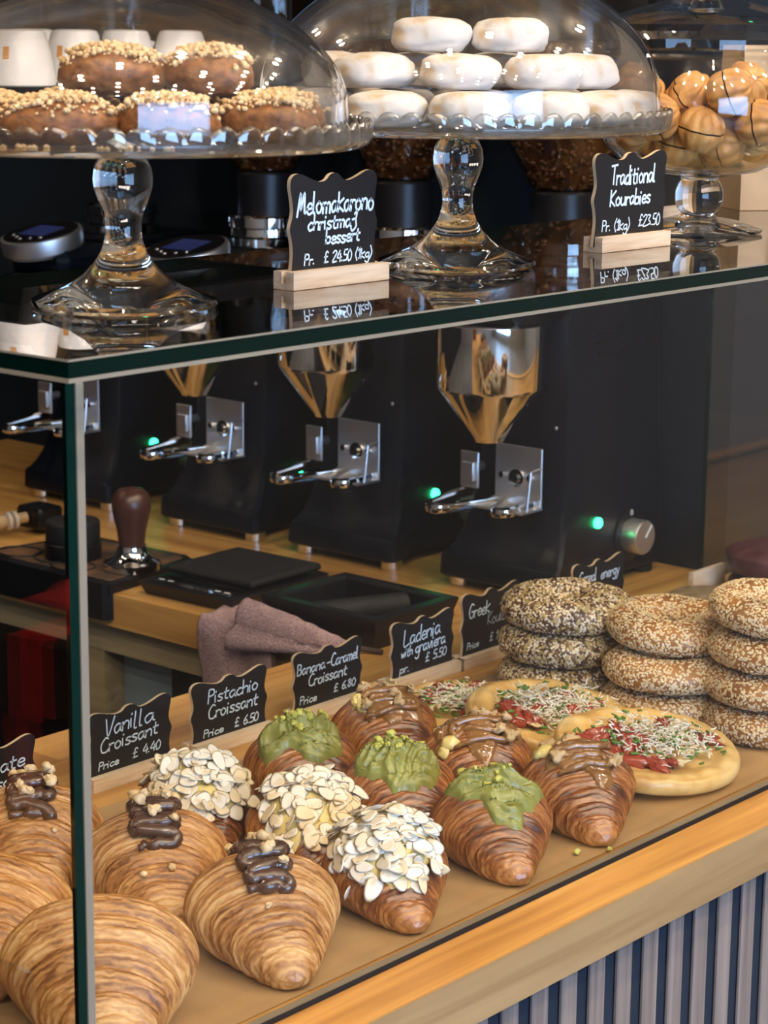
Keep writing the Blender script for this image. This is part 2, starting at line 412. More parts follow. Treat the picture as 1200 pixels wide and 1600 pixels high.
# ceiling spot lamps: they light the counter and sparkle in the domes
for gx, gy, pw in [(x, y, 1.0) for x in (-1.6, -0.95, -0.3, 0.35, 1.0, 1.65) for y in (-2.3, -1.65, -1.0, -0.35)] + [(-0.2, 1.3, .6), (0.5, 2.0, .6), (-0.9, 2.0, .6)]:
    t = thing('ceiling_spot', 'small round warm ceiling spot of the shop', 'ceiling lamp', (gx, gy, CEIL), group='ceiling spots')
    MB().lathe([(0.050, -0.03), (0.050, -0.0002)], 24).build('housing', M_['blackp'], t)
    MB().lathe([(0.001, -0.036), (0.030, -0.034), (0.038, -0.0305)], 20).build('bulb', M_['bulb'], t)
    d = bpy.data.lights.new('spot_light', 'POINT'); d.energy = SPOT_W * pw; d.color = SPOT_COL; d.shadow_soft_size = 0.035
    lo = bpy.data.objects.new('spot_light', d); COL.objects.link(lo); lo.parent = t; lo.location = (0, 0, -0.075)

# ------------------------------------------------------------------ display counter
ct = thing('display_counter', 'oak topped serving counter with vertical grey slats on its front', 'counter', (0, 0, 0))
# L-shaped worktop in one piece: display run along X, bench run along Y
BX, BACK, CW = 0.852, 0.567, -0.0453
top = MB()
t0 = -0.0407
top.box(-0.75, CW, t0, 2.4, BACK, 0.0)
o = top.build('worktop', [M_['oak']], ct, smooth=False, auto=None)
MB().box(-0.752, CW - 0.0012, t0, 2.4, CW - 0.0002, -0.0006).build('front_edge', M_['oak_front'], ct, smooth=False, auto=None)
MB().box(BX, BACK + 0.0003, t0 + 0.002, WX, 1.75, 0.0).build('bench_top', [M_['oak_y']], ct, smooth=False, auto=None)
MB().box(-0.75, -0.018, FLOOR, 2.4, 0.0, t0).build('backing_board', M_['felt'], ct, smooth=False, auto=None)
sl = MB()
x = 0.5225 - 0.0365 * 34
while x < 2.38:
    sl.box(x, -0.0225, FLOOR + 0.002, x + 0.0195, -0.0185, t0 - 0.0005, b=0.001)
    x += 0.0365
sl.build('slat_panel', M_['slat'], ct, smooth=False, auto=None)
MB().box(BX + 0.018, 0.57, -0.077, BX + 0.06, 1.75, t0 + 0.0015).build('bench_rail', M_['beam'], ct, smooth=False, auto=None)
MB().box(BX + 0.02, 0.945, FLOOR, BX + 0.06, 1.0, -0.0775).build('bench_post', M_['beam'], ct, smooth=False, auto=None)
MB().box(BX + 0.05, 0.845, FLOOR, BX + 0.062, 0.944, -0.0775).build('bench_side_panel', M_['bluegrey'], ct, smooth=False, auto=None)
MB().box(BX + 0.03, 0.575, FLOOR, BX + 0.062, 0.843, -0.0775).build('bench_cavity_dark', M_['blackp'], ct, smooth=False, auto=None)  # black panel put in for the darkness of the cavity under the bench
MB().box(-0.6, 0.545, FLOOR, BX, 0.56, t0 - 0.0005).build('back_panel', M_['blackp'], ct, smooth=False, auto=None)

# parchment sheet under the pastries
def paper_fn(u, v):
    X = lerp(0.016, 1.12, u); Y = lerp(0.0155, 0.385, v)
    return (X, Y, 0.0009 + 0.0009 * max(0, N((X * 6, Y * 9, 1))))
pb = MB().grid(120, 50, paper_fn)
pb.grid(120, 50, lambda u, v: tuple(Vector(paper_fn(u, v)) - Vector((0, 0, 0.0005))))
tag(pb.build('parchment_sheet', M_['paper']), 'brown parchment sheet lying under the croissants on the counter', 'paper')

# ------------------------------------------------------------------ glass display case
H, TS = 0.45, 0.0101
case = thing('glass_display_case', 'glass display case with thick green edged top over the pastries', 'display case', (0, 0, 0))
p = MB()
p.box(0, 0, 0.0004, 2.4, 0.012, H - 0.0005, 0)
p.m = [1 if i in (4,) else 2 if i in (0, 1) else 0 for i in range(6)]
fp = p.build('front_pane', [M_['pane'], M_['greenedge'], M_['bevelglint']], case, smooth=False, auto=None)
MB().box(-0.0003, -0.0006, 0.0004, 0.0052, 0.0052, H - 0.001).build('edge_glint_strip', M_['bevelglint'], fp, smooth=False, auto=None)  # pale strip paints the bright reflection along the corner edge
p = MB().box(-0.0075, 0.0, 0.0004, -0.0008, 0.30, H - 0.0005, 0)
p.m = [1 if i in (0, 1, 2, 3) else 0 for i in range(6)]
p.build('side_pane', [M_['pane'], M_['greenedge2']], case, smooth=False, auto=None)
p = MB().box(-0.04, -0.04, H, 2.4, 0.30, H + TS, 0)
p.m = [0, 0, 1, 1, 1, 1]
sb = p.build('top_slab', [M_['slabglass'], M_['greenedge']], case, smooth=False, auto=None)
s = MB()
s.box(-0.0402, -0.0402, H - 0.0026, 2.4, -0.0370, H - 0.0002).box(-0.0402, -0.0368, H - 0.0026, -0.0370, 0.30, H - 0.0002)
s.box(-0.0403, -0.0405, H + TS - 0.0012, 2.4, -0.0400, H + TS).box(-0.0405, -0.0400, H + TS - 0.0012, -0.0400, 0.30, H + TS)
s.build('bevel_glint_strip', M_['bevelglint'], sb, smooth=False, auto=None)  # pale strips paint the light caught by the slab's chamfers
s = MB().box(0, -0.0012, 0.0003, 2.4, -0.0002, 0.004)
s.build('sealing_strip', M_['rubber'], case, smooth=False, auto=None)
p = MB().box(1.318, 0.4147, 0.0004, 2.4, 0.4207, H + 0.03, 0)
p.m = [0, 0, 0, 0, 1, 0]
tag(p.build('glass_partition', [thin_glass('partition_glass', (0.97, 0.98, 0.975), 0.045), M_['greenedge2']], smooth=False, auto=None), 'clear upright glass partition behind the sesame rings at the right', 'glass screen')

# ------------------------------------------------------------------ coffee grinders
def rrect(xf, xb, hwf, hw, z, r=0.008, flare=0.06):
    P = [(xf, -hwf + r), (xf + r * .3, -hwf + r * .3), (xf + r, -hwf), (xf + flare, -hw), (xb - r, -hw), (xb - r * .3, -hw + r * .3), (xb, -hw + r)]
    P = P + [(x, -y) for x, y in reversed(P)]
    return [(x, y, z) for x, y in P]
def densify(rings, k=4):
    out = []
    for a, b in zip(rings[:-1], rings[1:]):
        for j in range(k): out.append([tuple(Vector(p).lerp(Vector(q), j / k)) for p, q in zip(a, b)])
    return out + [rings[-1]]
def make_grinder():
    t = thing('coffee_grinder', '', 'coffee grinder')
    hw = 0.0625
    b = MB()
    lv = [(0.012, 0.003, .083, .246), (0.015, 0.0, .085, .248), (0.036, 0.001, .0845, .246), (0.0395, 0.003, .083, .246), (0.042, 0.008, .081, .246), (0.050, 0.0155, .0775, .245), (0.063, 0.0235, .0735, .244), (0.080, 0.031, .070, .243), (0.098, 0.037, .067, .242),
          (0.122, 0.043, .0645, .241), (0.15, 0.046, .063, .239), (0.25, 0.047, .0625, .233), (0.33, 0.047, .0625, .226), (0.356, 0.047, .0625, .224), (0.360, 0.052, .059, .219)]
    b.loft([rrect(xf, xb, hf, min(hf, hw + 0.004 * (1 - min(1, z / 0.15))), z, flare=0.07 - 0 * z) for z, xf, hf, xb in lv])
    b.build('body', M_['grinder'], t, auto=0.5)
    # head over the spout
    h = MB().box(-0.045, -0.06, 0.318, 0.06, 0.06, 0.352, b=0.012)
    h.build('head', M_['grinder'], t)
    # chrome hopper funnel and spout
    f = MB().lathe([(0.058, 0.318), (0.0605, 0.316), (0.0605, 0.246), (0.058, 0.241), (0.0185, 0.187), (0.0165, 0.183), (0.0145, 0.183), (0.0165, 0.188), (0.05, 0.24)], 56)
    f.build('funnel', M_['chrome'], t, loc=(-0.017, 0, 0), auto=0.7)
    # display dial on top, tilted to the barista
    M = Matrix.Translation((-0.028, 0, 0.364)) @ Matrix.Rotation(-0.22, 4, 'Y')
    MB().lathe([(0.045, -0.022), (0.053, -0.016), (0.0545, 0.0), (0.0535, 0.004), (0.050, 0.005)], 48, M=M).build('dial_rim', M_['steel'], t)
    d = MB().lathe([(0.0495, 0.003), (0.0495, 0.0058), (0.044, 0.0064)], 48, M=M).build('display_dial', M_['blackp'], t)
    MB().box(-0.018, -0.024, 0.0065, 0.022, 0.024, 0.0070, M=M).build('screen', M_['screen'], d, smooth=False, auto=None)
    bt = MB()
    for i in range(5): bt.lathe([(0.0028, 0.0065), (0.0024, 0.0075)], 10, M=M @ Matrix.Translation((-0.036 + 0.006 * abs(i - 2) , -0.026 + 0.013 * i, 0)))
    bt.build('touch_buttons', M_['steel'], d)
    # collar, neck, bean hopper
    x0 = 0.115
    MB().lathe([(0.050, 0.360), (0.0515, 0.362), (0.0515, 0.372), (0.0465, 0.375), (0.0455, 0.384), (0.0495, 0.386), (0.0495, 0.398), (0.046, 0.401), (0.030, 0.401)], 56).build('collar', M_['chrome'], t, loc=(x0, 0, 0), auto=0.5)
    MB().lathe([(0.0365, 0.401), (0.0365, 0.452), (0.034, 0.455), (0.02, 0.455)], 40).build('neck', M_['blackp'], t, loc=(x0, 0, 0))
    hp = MB().lathe([(0.036, 0.456), (0.040, 0.460), (0.092, 0.552), (0.097, 0.572), (0.097, 0.680)], 56, cap=False)
    hp = hp.build('bean_hopper', M_['smoke'], t, loc=(x0, 0, 0))
    MB().lathe([(0.099, 0.680), (0.100, 0.684), (0.100, 0.694), (0.094, 0.700), (0.02, 0.703)], 48).build('hopper_lid', M_['blackp'], hp)
    bn = MB()
    R = random.Random(3)
    sph = [(r * 1.0, z) for r, z in ((0.05, -1), (0.75, -0.66), (1, 0), (0.75, 0.66), (0.05, 1))]
    bn.lathe([(0.030, 0.457), (0.032, 0.460), (0.083, 0.552), (0.088, 0.572), (0.088, 0.615), (0.05, 0.62), (0.002, 0.622)], 32)
    for k in range(620):
        z = 0.459 + 0.158 * R.random(); rr = (0.031 + (z - 0.459) * 0.56) if z < 0.555 else 0.0875
        a = R.uniform(-PI, PI); s_ = R.uniform(0.0042, 0.0055)
        Mx = Matrix.Translation((rr * cos(a), rr * sin(a), z)) @ Matrix.Rotation(R.uniform(0, 6), 4, 'Z') @ Matrix.Rotation(R.uniform(0, 6), 4, 'X') @ Matrix.Diagonal((s_ * .75, s_ * .6, s_ * 1.1, 1))
        bn.lathe(sph, 7, M=Mx)
    o = bn.build('coffee_beans', M_['bean'], hp, auto=None, fix=False); o['kind'] = 'stuff'
    # portafilter fork: plate, tab, rails
    p = MB().box(0.030, -0.040, 0.104, 0.033, 0.030 - 0.004, 0.172, b=0.0008)
    p.box(-0.006, -0.040, 0.1015, 0.033, 0.026, 0.104)
    p.tube([(0.029, -0.0395, 0.150), (0.010, -0.0395, 0.148), (0.006, -0.0395, 0.120), (0.004, -0.0395, 0.104)], 0.0016, 6)
    p.build('fork_plate', M_['steel'], t, smooth=False, auto=None)
    s = MB()
    for y, z in ((-0.026, 0.137), (0.014, 0.137)): s.cyl((0.0302, y, z), (0.025, y, z), 0.0038, n=12)
    s.cyl((0.0302, -0.006, 0.135), (0.027, -0.006, 0.135), 0.0105, n=24).cyl((0.027, -0.006, 0.135), (0.024, -0.006, 0.135), 0.005, n=16)
    s.build('fork_screws', M_['chrome'], t)
    MB().box(0.016, 0.040, 0.118, 0.019, 0.066, 0.160, b=0.0008).box(0.012, 0.044, 0.126, 0.0162, 0.062, 0.148, b=0.001).cyl((0.04, 0.053, 0.14), (0.018, 0.053, 0.14), 0.005).build('hook_tab', M_['steel'], t)
    rl = MB()
    for pts in ([(0.030, 0.060, 0.112), (0.0, 0.062, 0.110), (-0.042, 0.062, 0.106), (-0.052, 0.056, 0.105), (-0.054, 0.047, 0.105), (-0.046, 0.039, 0.105), (0.0, 0.030, 0.104), (0.036, 0.024, 0.104)],
                [(0.030, -0.030, 0.107), (0.0, -0.030, 0.105), (-0.016, -0.028, 0.1045), (-0.022, -0.020, 0.104), (-0.018, -0.010, 0.104), (0.01, 0.004, 0.104), (0.036, 0.012, 0.104)]):
        rl.tube(catmull(pts, 5), 0.0048, 8, flat=1.35)
    rl.build('fork_rail', M_['chrome'], t)
    # side knob, ring and green light
    My = Matrix.Translation((0.172, -hw - 0.0015, 0.054)) @ Matrix.Rotation(PI / 2, 4, 'X')
    MB().lathe([(0.031, -0.001), (0.031, 0.002), (0.029, 0.003)], 40, M=My).build('knob_ring', M_['blackp'], t)
    kn = MB().lathe([(0.020, 0.002), (0.0205, 0.004), (0.0205, 0.022), (0.0195, 0.024), (0.005, 0.0242)], 44, M=My).build('dose_knob', M_['steel'], t, auto=0.5)
    MB().box(-0.0008, 0.0, 0.0243, 0.0008, 0.018, 0.0249, M=My @ Matrix.Rotation(-0.75, 4, 'Z')).build('pointer', M_['white'], kn, smooth=False, auto=None)
    zz = MB().tube([(0.172 + 0.0022 * cos(a), -hw - 0.0052, 0.0812 + 0.003 * sin(a)) for a in [i * PI / 6 for i in range(13)]], 0.0004, 6)
    zz.build('zero_mark', M_['white'], t)
    MB().lathe([(0.0062, -0.001), (0.0062, 0.0035), (0.004, 0.0055), (0.001, 0.006)], 20, M=Matrix.Translation((0.106, -hw - 0.002, 0.079)) @ Matrix.Rotation(PI / 2, 4, 'X')).build('power_light', M_['led'], t)
    v = MB()
    for i in range(3): v.tube(catmull([(0.100, -hw - 0.0006, 0.300 - 0.012 * i), (0.125, -hw - 0.0012, 0.2985 - 0.012 * i), (0.150, -hw - 0.0006, 0.302 - 0.012 * i)], 5), 0.0011, 6)
    v.build('vent_slots', M_['blackp'], t)
    MB().lathe([(0.002, 0.0), (0.0022, 0.001), (0.0014, 0.0016)], 10, M=Matrix.Translation((0.0466, -0.047, 0.195)) @ Matrix.Rotation(-PI / 2, 4, 'Y')).build('case_screw', M_['steel'], t)
    for x, y in ((0.022, -0.068), (0.022, 0.068), (0.222, -0.05), (0.222, 0.05)):
        MB().lathe([(0.0125, 0.0004), (0.0130, 0.001), (0.0130, 0.012), (0.012, 0.0128)], 20).build('foot', M_['chrome'] if x < .1 else M_['rubber'], t, loc=(x, y, 0))
    return t
g0 = make_grinder()
GX = 1.138
spots = [(0.578, 'black coffee grinder nearest the glass, silver knob and green light on its side'),
         (0.820, 'black coffee grinder in the middle of the bench behind the knock box'),
         (1.046, 'black coffee grinder behind the scale and wooden handled tamper'),
         (1.315, 'black coffee grinder farthest back at the left, behind the glass corner')]
for i, (y, lb) in enumerate(spots):
    if i == 0: g0.location = (GX, y, 0); g0['label'] = lb; g0['group'] = 'coffee grinders in a row on the bench'
    else: dup(g0, (GX, y, 0), (0, 0, 0), lb, 'coffee grinders in a row on the bench')

# ------------------------------------------------------------------ things on the bench
# knock box
kb = thing('knock_box', 'square black plastic knock box open at the top, beside the mauve towel', 'knock box', (0.932, 0.602, 0))
kx0, ky0, kx1, ky1, kz = -0.068, -0.080, 0.070, 0.084, 0.036
s = MB()
def rr4(x0, y0, x1, y1, z): return [(x0, y0, z), (x1, y0, z), (x1, y1, z), (x0, y1, z)]
s.loft([rr4(kx0 + .010, ky0 + .010, kx1 - .010, ky1 - .010, 0.0005), rr4(kx0, ky0, kx1, ky1, kz - .002), rr4(kx0 + .001, ky0 + .001, kx1 - .001, ky1 - .001, kz), rr4(kx0 + .013, ky0 + .013, kx1 - .013, ky1 - .013, kz), rr4(kx0 + .015, ky0 + .015, kx1 - .015, ky1 - .015, kz - .003), rr4(kx0 + .022, ky0 + .022, kx1 - .022, ky1 - .022, 0.004)])
s.build('tub', M_['blackp'], kb, smooth=False, auto=None)
MB().cyl((0.052, -0.02, 0.020), (-0.050, 0.028, 0.020), 0.0135, n=28).build('knock_bar', M_['rubber'], kb, auto=0.6)
# scale
sc = thing('coffee_scale', 'flat black coffee scale with a ribbed tray and touch panel', 'scale', (0.965, 0.815, 0), 0.04)
b = MB()
b.loft([rr4(-0.085, -0.066, 0.070, 0.066, 0.0006), rr4(-0.094, -0.072, 0.074, 0.070, 0.016), rr4(-0.092, -0.070, 0.072, 0.068, 0.018)])
b.build('base', M_['blackp'], sc, smooth=False, auto=None)
tr = MB().box(-0.052, -0.066, 0.021, 0.070, 0.066, 0.029, b=0.003)
tr.build('tray', M_['rubber'], sc)
MB().box(-0.040, -0.05, 0.0175, 0.05, 0.05, 0.0215).build('riser', M_['blackp'], sc, smooth=False, auto=None)
rb = MB()
for i in range(30):
    for j in range(30):
        x, y = -0.044 + 0.0036 * i, -0.058 + 0.004 * j
        rb.add([(x - .0012, y - .0012, .029), (x + .0012, y - .0012, .029), (x + .0012, y + .0012, .029), (x - .0012, y + .0012, .029), (x, y, .0299)], [(0, 1, 4), (1, 2, 4), (2, 3, 4), (3, 0, 4)])
rb.build('dimpled_mat', M_['rubber'], sc, smooth=False, auto=None)
MB().box(-0.088, -0.062, 0.0181, -0.056, 0.062, 0.0188).build('touch_panel', plain('touch_glass', (0.004, 0.004, 0.005), 0.08), sc, smooth=False, auto=None)
for y in (-0.05, -0.036, 0.036, 0.050): MB().box(-0.078, y - .004, 0.0189, -0.075, y + .004, 0.0191).build('panel_icon', M_['white'], sc, smooth=False, auto=None)
# tamping mat hanging over the bench edge
mt = thing('tamping_mat', 'black rubber tamping mat dusted with coffee, folded over the bench edge', 'tamping mat', (0, 0, 0))
m = MB()
def mo(z, i=0.0):
    return [(BX - .006 + i, 0.905 + i, z), (1.000 - i, 0.925 + i, z), (1.008 - i, 0.945, z), (1.0 - i, 1.12 - i, z), (BX - .006 + i, 1.14 - i, z)]
m.loft([mo(0.0006), mo(0.011), mo(0.013, 0.002)])
m.loft([[(x, y, z) for x, y in ((BX - .012, 0.912), (BX - .0010, 0.905), (BX - .0010, 1.135), (BX - .012, 1.125))] for z in (-0.030, -0.026, 0.008, 0.0128)])
m.build('mat', M_['blackp'], mt, smooth=False, auto=None)
MB().loft([mo(0.0131, 0.010), mo(0.0136, 0.011)]).build('dusted_pad', M_['coffee_dust'], mt, smooth=False, auto=None)
r_ = MB()
for cx, cy, rx, ry in ((0.925, 0.945, .030, .026), (0.905, 1.045, .040, .036), (0.875, 1.0, .022, .030), (0.88, 1.10, .024, .03)):
    r_.tube([(cx + rx * cos(a), cy + ry * sin(a), 0.0142) for a in [i * PI / 16 for i in range(33)]], 0.0012, 6)
r_.build('moulded_recess', M_['rubber'], mt)
# tamper
tp = thing('tamper', 'coffee tamper with dark wooden handle and steel foot on the mat', 'tamper', (0.912, 0.9385, 0.0146)); tp.scale = (1.12, 1.12, 1.06)
MB().lathe([(0.0295, 0.0), (0.0295, 0.0075), (0.028, 0.0085), (0.0265, 0.009), (0.019, 0.014), (0.0155, 0.021), (0.0150, 0.0265), (0.013, 0.0268)], 48).build('steel_foot', M_['chrome'], tp, auto=0.7)
MB().lathe([(0.0135, 0.0268), (0.0140, 0.032), (0.0152, 0.043), (0.0185, 0.058), (0.0205, 0.068), (0.0205, 0.075), (0.0185, 0.083), (0.0130, 0.0885), (0.006, 0.0905), (0.001, 0.091)], 48).build('handle', M_['tamperwood'], tp)
ds = thing('coffee_distributor', 'black round coffee distributor standing on the mat behind the glass corner', 'distributor', (0.905, 1.033, 0.0146))
MB().lathe([(0.033, 0.0), (0.034, 0.002), (0.034, 0.018), (0.031, 0.020)], 48).build('levelling_base', M_['blackp'], ds, auto=0.5)
MB().lathe([(0.0315, 0.0201), (0.0325, 0.022), (0.0325, 0.042), (0.031, 0.0445), (0.010, 0.0445)], 48).build('cap', M_['rubber'], ds, auto=0.5)
# brush lying on the bench
br = thing('bench_brush', 'wooden handled cleaning brush lying behind the tamping mat at the left', 'brush', (0.965, 1.215, 0.014))
q = MB().tube(catmull([(-0.135, 0.055, 0.0), (-0.08, 0.030, 0.002), (-0.03, 0.012, 0.005), (0.02, -0.004, 0.009)], 8), lambda t: 0.007 + 0.005 * sin(PI * min(1, t * 1.15)), 14)
q.build('wooden_handle', wood('ash_handle', [(0.3, (0.42, 0.28, 0.14)), (0.7, (0.58, 0.42, 0.24))], grain=(10, 60, 60)), br)
q = MB()
for x in (0.0, -0.008): q.tube([(x, -0.001 - x * .3, 0.0078 + x * .1), (x + 0.004, -0.0022 - x * .3, 0.0082 + x * .1)], 0.0118, 14)
q.build('ferrule_rings', plain('pale_ring', (0.55, 0.5, 0.42), 0.4), br)
MB().box(0.020, -0.030, -0.006, 0.060, 0.018, 0.022, b=0.004).build('brush_head', M_['blackp'], br)
# towel
tw = thing('mauve_towel', 'mauve terry towel draped over the bench edge beside the knock box', 'towel', (0, 0, 0))
def tow1(u, v):
    # hanging fold: v from the top of the bench over the edge and down
    y = lerp(0.636, 0.748, u) + 0.006 * sin(v * 5)
    s_ = lerp(-0.055, 0.125, v)
    if s_ < 0: x, z = BX + 0.004 - s_, 0.0045 + 0.010 * smooth01(-s_ / 0.04) * (0.6 + 0.4 * sin(u * 7))
    else:
        k = min(1, s_ / 0.018)
        x = BX - 0.004 - 0.010 * sin(k * PI / 2); z = 0.0045 - s_ + 0.005 * (1 - k)
    x += -0.005 * sin(u * 9 + v * 2) * smooth01(v) - 0.002
    return (x + 0.0012 * N((u * 6, v * 6, 2)), y + (u - .5) * 0.012 * v, z + 0.0015 * N((u * 5, v * 5, 9)))
def tow2(u, v):
    # bunched end lying along the bench corner
    y = lerp(0.700, 0.535, u)
    w = 0.034 * (1 - 0.80 * u ** 2.0)
    a = lerp(-0.30, PI * 1.02, v)
    x = BX + 0.004 - 0.012 * u - w * cos(a) * 0.42
    z = 0.003 + (0.022 * (1 - u) ** 0.6 + 0.003) * max(0.0, sin(a)) + 0.003 * N((u * 9, v * 4, 4))
    if a < 0: z = 0.002 - 0.075 * (-a) * (1 - u) ; x = BX - 0.011 - 0.012 * (1 - u) - 0.003
    return (x, y, z)
m = MB().grid(40, 48, tow1)
m.grid(48, 36, tow2)
o = m.build('cloth', M_['towel'], tw, auto=None, fix=True)
sd = o.modifiers.new('thickness', 'SOLIDIFY'); sd.thickness = 0.003; sd.offset = 1
h = MB().tube([tow1(0.0, j / 40) for j in range(41)], 0.0026, 8)
h.tube([tow2(i / 40, 0.97) for i in range(41)], 0.0022, 8)
h.tube(catmull([tow2(0.97, 0.5), (BX + 0.010, 0.528, 0.004), (BX + 0.016, 0.515, 0.003)], 4), 0.003, 8)
h.build('hem', M_['towelhem'], tw)

# hanging shelf with upturned cups above the grinders at the left
sh = thing('hanging_cup_shelf', 'black shelf hung from the ceiling holding upturned white cups', 'shelf', (0.86, 0.95, 0.5525))
M45 = Matrix.Rotation(0.0, 4, 'Z')
MB().box(-0.26, -0.20, 0, 0.16, 0.25, 0.022, b=0.003).build('shelf_board', M_['wallblack'], sh)
for x, y in ((0.14, -0.18), (0.14, 0.23), (-0.10, 0.23)):
    MB().cyl((x, y, 0.02), (x, y, CEIL - 0.5525), 0.003, n=8).build('hanging_rod', M_['wallblack'], sh)
def make_cup():
    t = thing('espresso_cup', '', 'cup', group='upturned white cups on the hanging shelf')
    prof = [(0.0335, 0.0), (0.0342, 0.0012), (0.0330, 0.010), (0.0290, 0.036), (0.0255, 0.049), (0.0235, 0.053), (0.0180, 0.0545), (0.0172, 0.0525), (0.001, 0.0525)]
    MB().lathe(prof, 48, cap=False).build('body', M_['ceramic'], t)
    a0 = -3.05
    q = MB()
    vs = []
    for j in range(2):
        for i in range(5):
            a = a0 + (i - 2) * 0.055; z = 0.026 + 0.012 * j; r = 0.0309 - 0.00165 * j + 0.0002
            vs.append((r * cos(a), r * sin(a), z))
    q.add(vs, [(i, i + 1, i + 6, i + 5) for i in range(4)])
    q.build('orange_logo', M_['orange'], t)
    MB().tube(catmull([(0.0300, 0, 0.038), (0.042, 0, 0.040), (0.050, 0, 0.030), (0.046, 0, 0.017), (0.0318, 0, 0.014)], 5), 0.0035, 8).build('handle', M_['ceramic'], t)
    return t
c0 = make_cup()
cups = [((0.6429, 0.7975, 0.5747), 0.3, 'upturned white cup at the front left end of the shelf, nearest the frame edge'), ((0.7944, 0.8879, 0.5747), 0.2, 'upturned white cup with orange square, seen above the nut topped buns'),
        ((0.8701, 1.0439, 0.5747), 0.5, 'upturned white cup half hidden behind the two leftmost cups'), ((0.9036, 0.9260, 0.5747), 0.45, 'upturned white cup right of the one with the clear orange square'),
        ((0.9812, 0.9195, 0.5747), 2.2, 'upturned white cup at the right end of the shelf, behind the bun'), ((0.7808, 1.0218, 0.5747), 0.0, 'upturned white cup cut off by the left frame edge')]
for i, (pp, rz, lb) in enumerate(cups):
    sc_ = 1.0
    if i == 0: c0.location = pp; c0.rotation_euler = (0, 0, rz); c0['label'] = lb
    else: dup(c0, pp, (0, 0, rz), lb)
# ------------------------------------------------------------------ handwriting
GL = {
 'a': (5.4, "4,4.2 2,5 0,3 1,0 3,1 4,4|4,4.6 4,1 5,0"), 'b': (5, "0,10 0,0|0,.2 2.8,.2 4,2 3,4.5 0,3.8"), 'c': (4.8, "4,4.4 2,5 0,2.5 1.5,0 4,.8"),
 'd': (5.2, "4,4 2,5 0,2.5 1.5,0 4,1.5|4,10 4,0"), 'e': (4.9, "0,2.4 4,3 3,5 1,4.5 0,2 1.5,0 4.2,.8"), 'g': (5.2, "4,4 2,5 0,3 1.5,.5 4,2|4,5 4,-3 1.8,-4.2 0,-3"),
 'h': (5.2, "0,10 0,0|0,3 2,5 4,4 4,0"), 'i': (2.4, "0,5 .3,0|.4,7.2 .6,7.8"), 'k': (5, "0,9 0,0|4,6 0,3 4.2,0"), 'l': (2.6, "0,10 0,1 1.2,.2"),
 'L': (5.6, "0,10 0,0 4.8,.6"), 'm': (7, "0,5 0,0|0,3.5 1.5,5 2.7,4 2.7,0|2.7,3.5 4.2,5 5.6,4 5.6,0"), 'n': (5.2, "0,5 0,0|0,3 2,5 3.9,4 3.9,0"),
 'o': (5.2, "2,5 0,3 1,0 3.2,.3 4,3 2,5"), 'p': (5.2, "0,5 0,-4|0,4 2.5,5 4,3 2.5,.5 0,1"), 'r': (4, "0,5 0,0|0,3 1.5,4.8 3.2,4.6"), 's': (4.6, "3.6,4.6 1.5,5 .3,3.6 3.4,1.6 2,0 0,.5"),
 't': (4.6, "1.6,8 1.2,1 3.2,.1|0,5 3.6,5.3"), 'u': (5.4, "0,5 .2,1 2,0 3.8,1.5|4,5 4.2,0"), 'v': (5, "0,5 2,0 4,5"), 'w': (6.6, "0,5 1.2,0 2.7,4 4,0 5.4,5"),
 'y': (5.2, "0,5 1.8,1|4,5 1.6,-2.5 0,-4"), '*': (5, "2,8 4,10 3.4,4 4,0 1,-3 -.5,-1|.5,4.5 3,5"),
 'B': (5.6, "0,10 0,0|0,10 3.5,9 3,6 0,5.4|0,5.4 4,4.5 3.6,.8 0,0"), 'C': (6.2, "5,9 3,10 .3,6 1,1 4,0 5.5,1.5"), 'G': (6.4, "5,9 2.5,10 .2,5 2,0 5,1 5.2,4.4 3,4.2"), 'K': (5.8, "0,10 0,0|4.8,9.6 .2,4.4 4.8,0"),
 'M': (7.6, "0,-1 2,10 2.6,2 5,10 5.6,1 7,1"), 'P': (5, "0,10 0,0|0,10 3.5,9.5 3.8,6 0,5"), 'T': (6, "0,9.8 6,10.4|3,10 2.8,0"), 'V': (6, "0,10 2,0 5.5,10.4"),
 '0': (4.8, "2,10 0,6 .8,0 3.4,1 4,6 2,10"), '1': (3.6, "0,7.2 2,10|2,10 2,0|.6,0 3,.1"), '2': (5, "0,8 2,10 4,8 0,0 4.3,.3"), '3': (4.8, "0,9.5 3.5,9 1.5,5.5 4,2.5 0,.3"), '4': (5, "2.5,10 0,3.6 4.6,3.9|3.4,7 3.2,0"),
 '5': (4.8, "4,10 .8,9.8|.8,9.8 .5,5.6 3.6,5 3.4,.8 0,.2"), '6': (4.8, "3.5,10 .5,5 .8,.3 3.5,.8 3.2,4.5 .6,3.8"), '8': (4.8, "2,10 .4,8 3.6,2.4 2,0 .2,2.2 3.4,7.6 2,10"), '9': (4.8, "3.6,7 2,5 .2,7.5 2,10 3.8,8 3,0"), '£': (5.4, "4,8.6 2.6,10 1.4,8 1.4,2 0,0|0,0 4.4,.4|0,5 3.4,5.2"),
 '(': (3, "2,11 .2,6 .2,3 2,-1.5"), ')': (3, "0,11 1.8,6 1.8,3 0,-1.5"), '-': (4.6, "0,4 3.4,4.3"), '.': (2, "0,.2 .5,.5"), ':': (2, "0,.2 .4,.5|0,4 .4,4.4"), ' ': (4, "")}
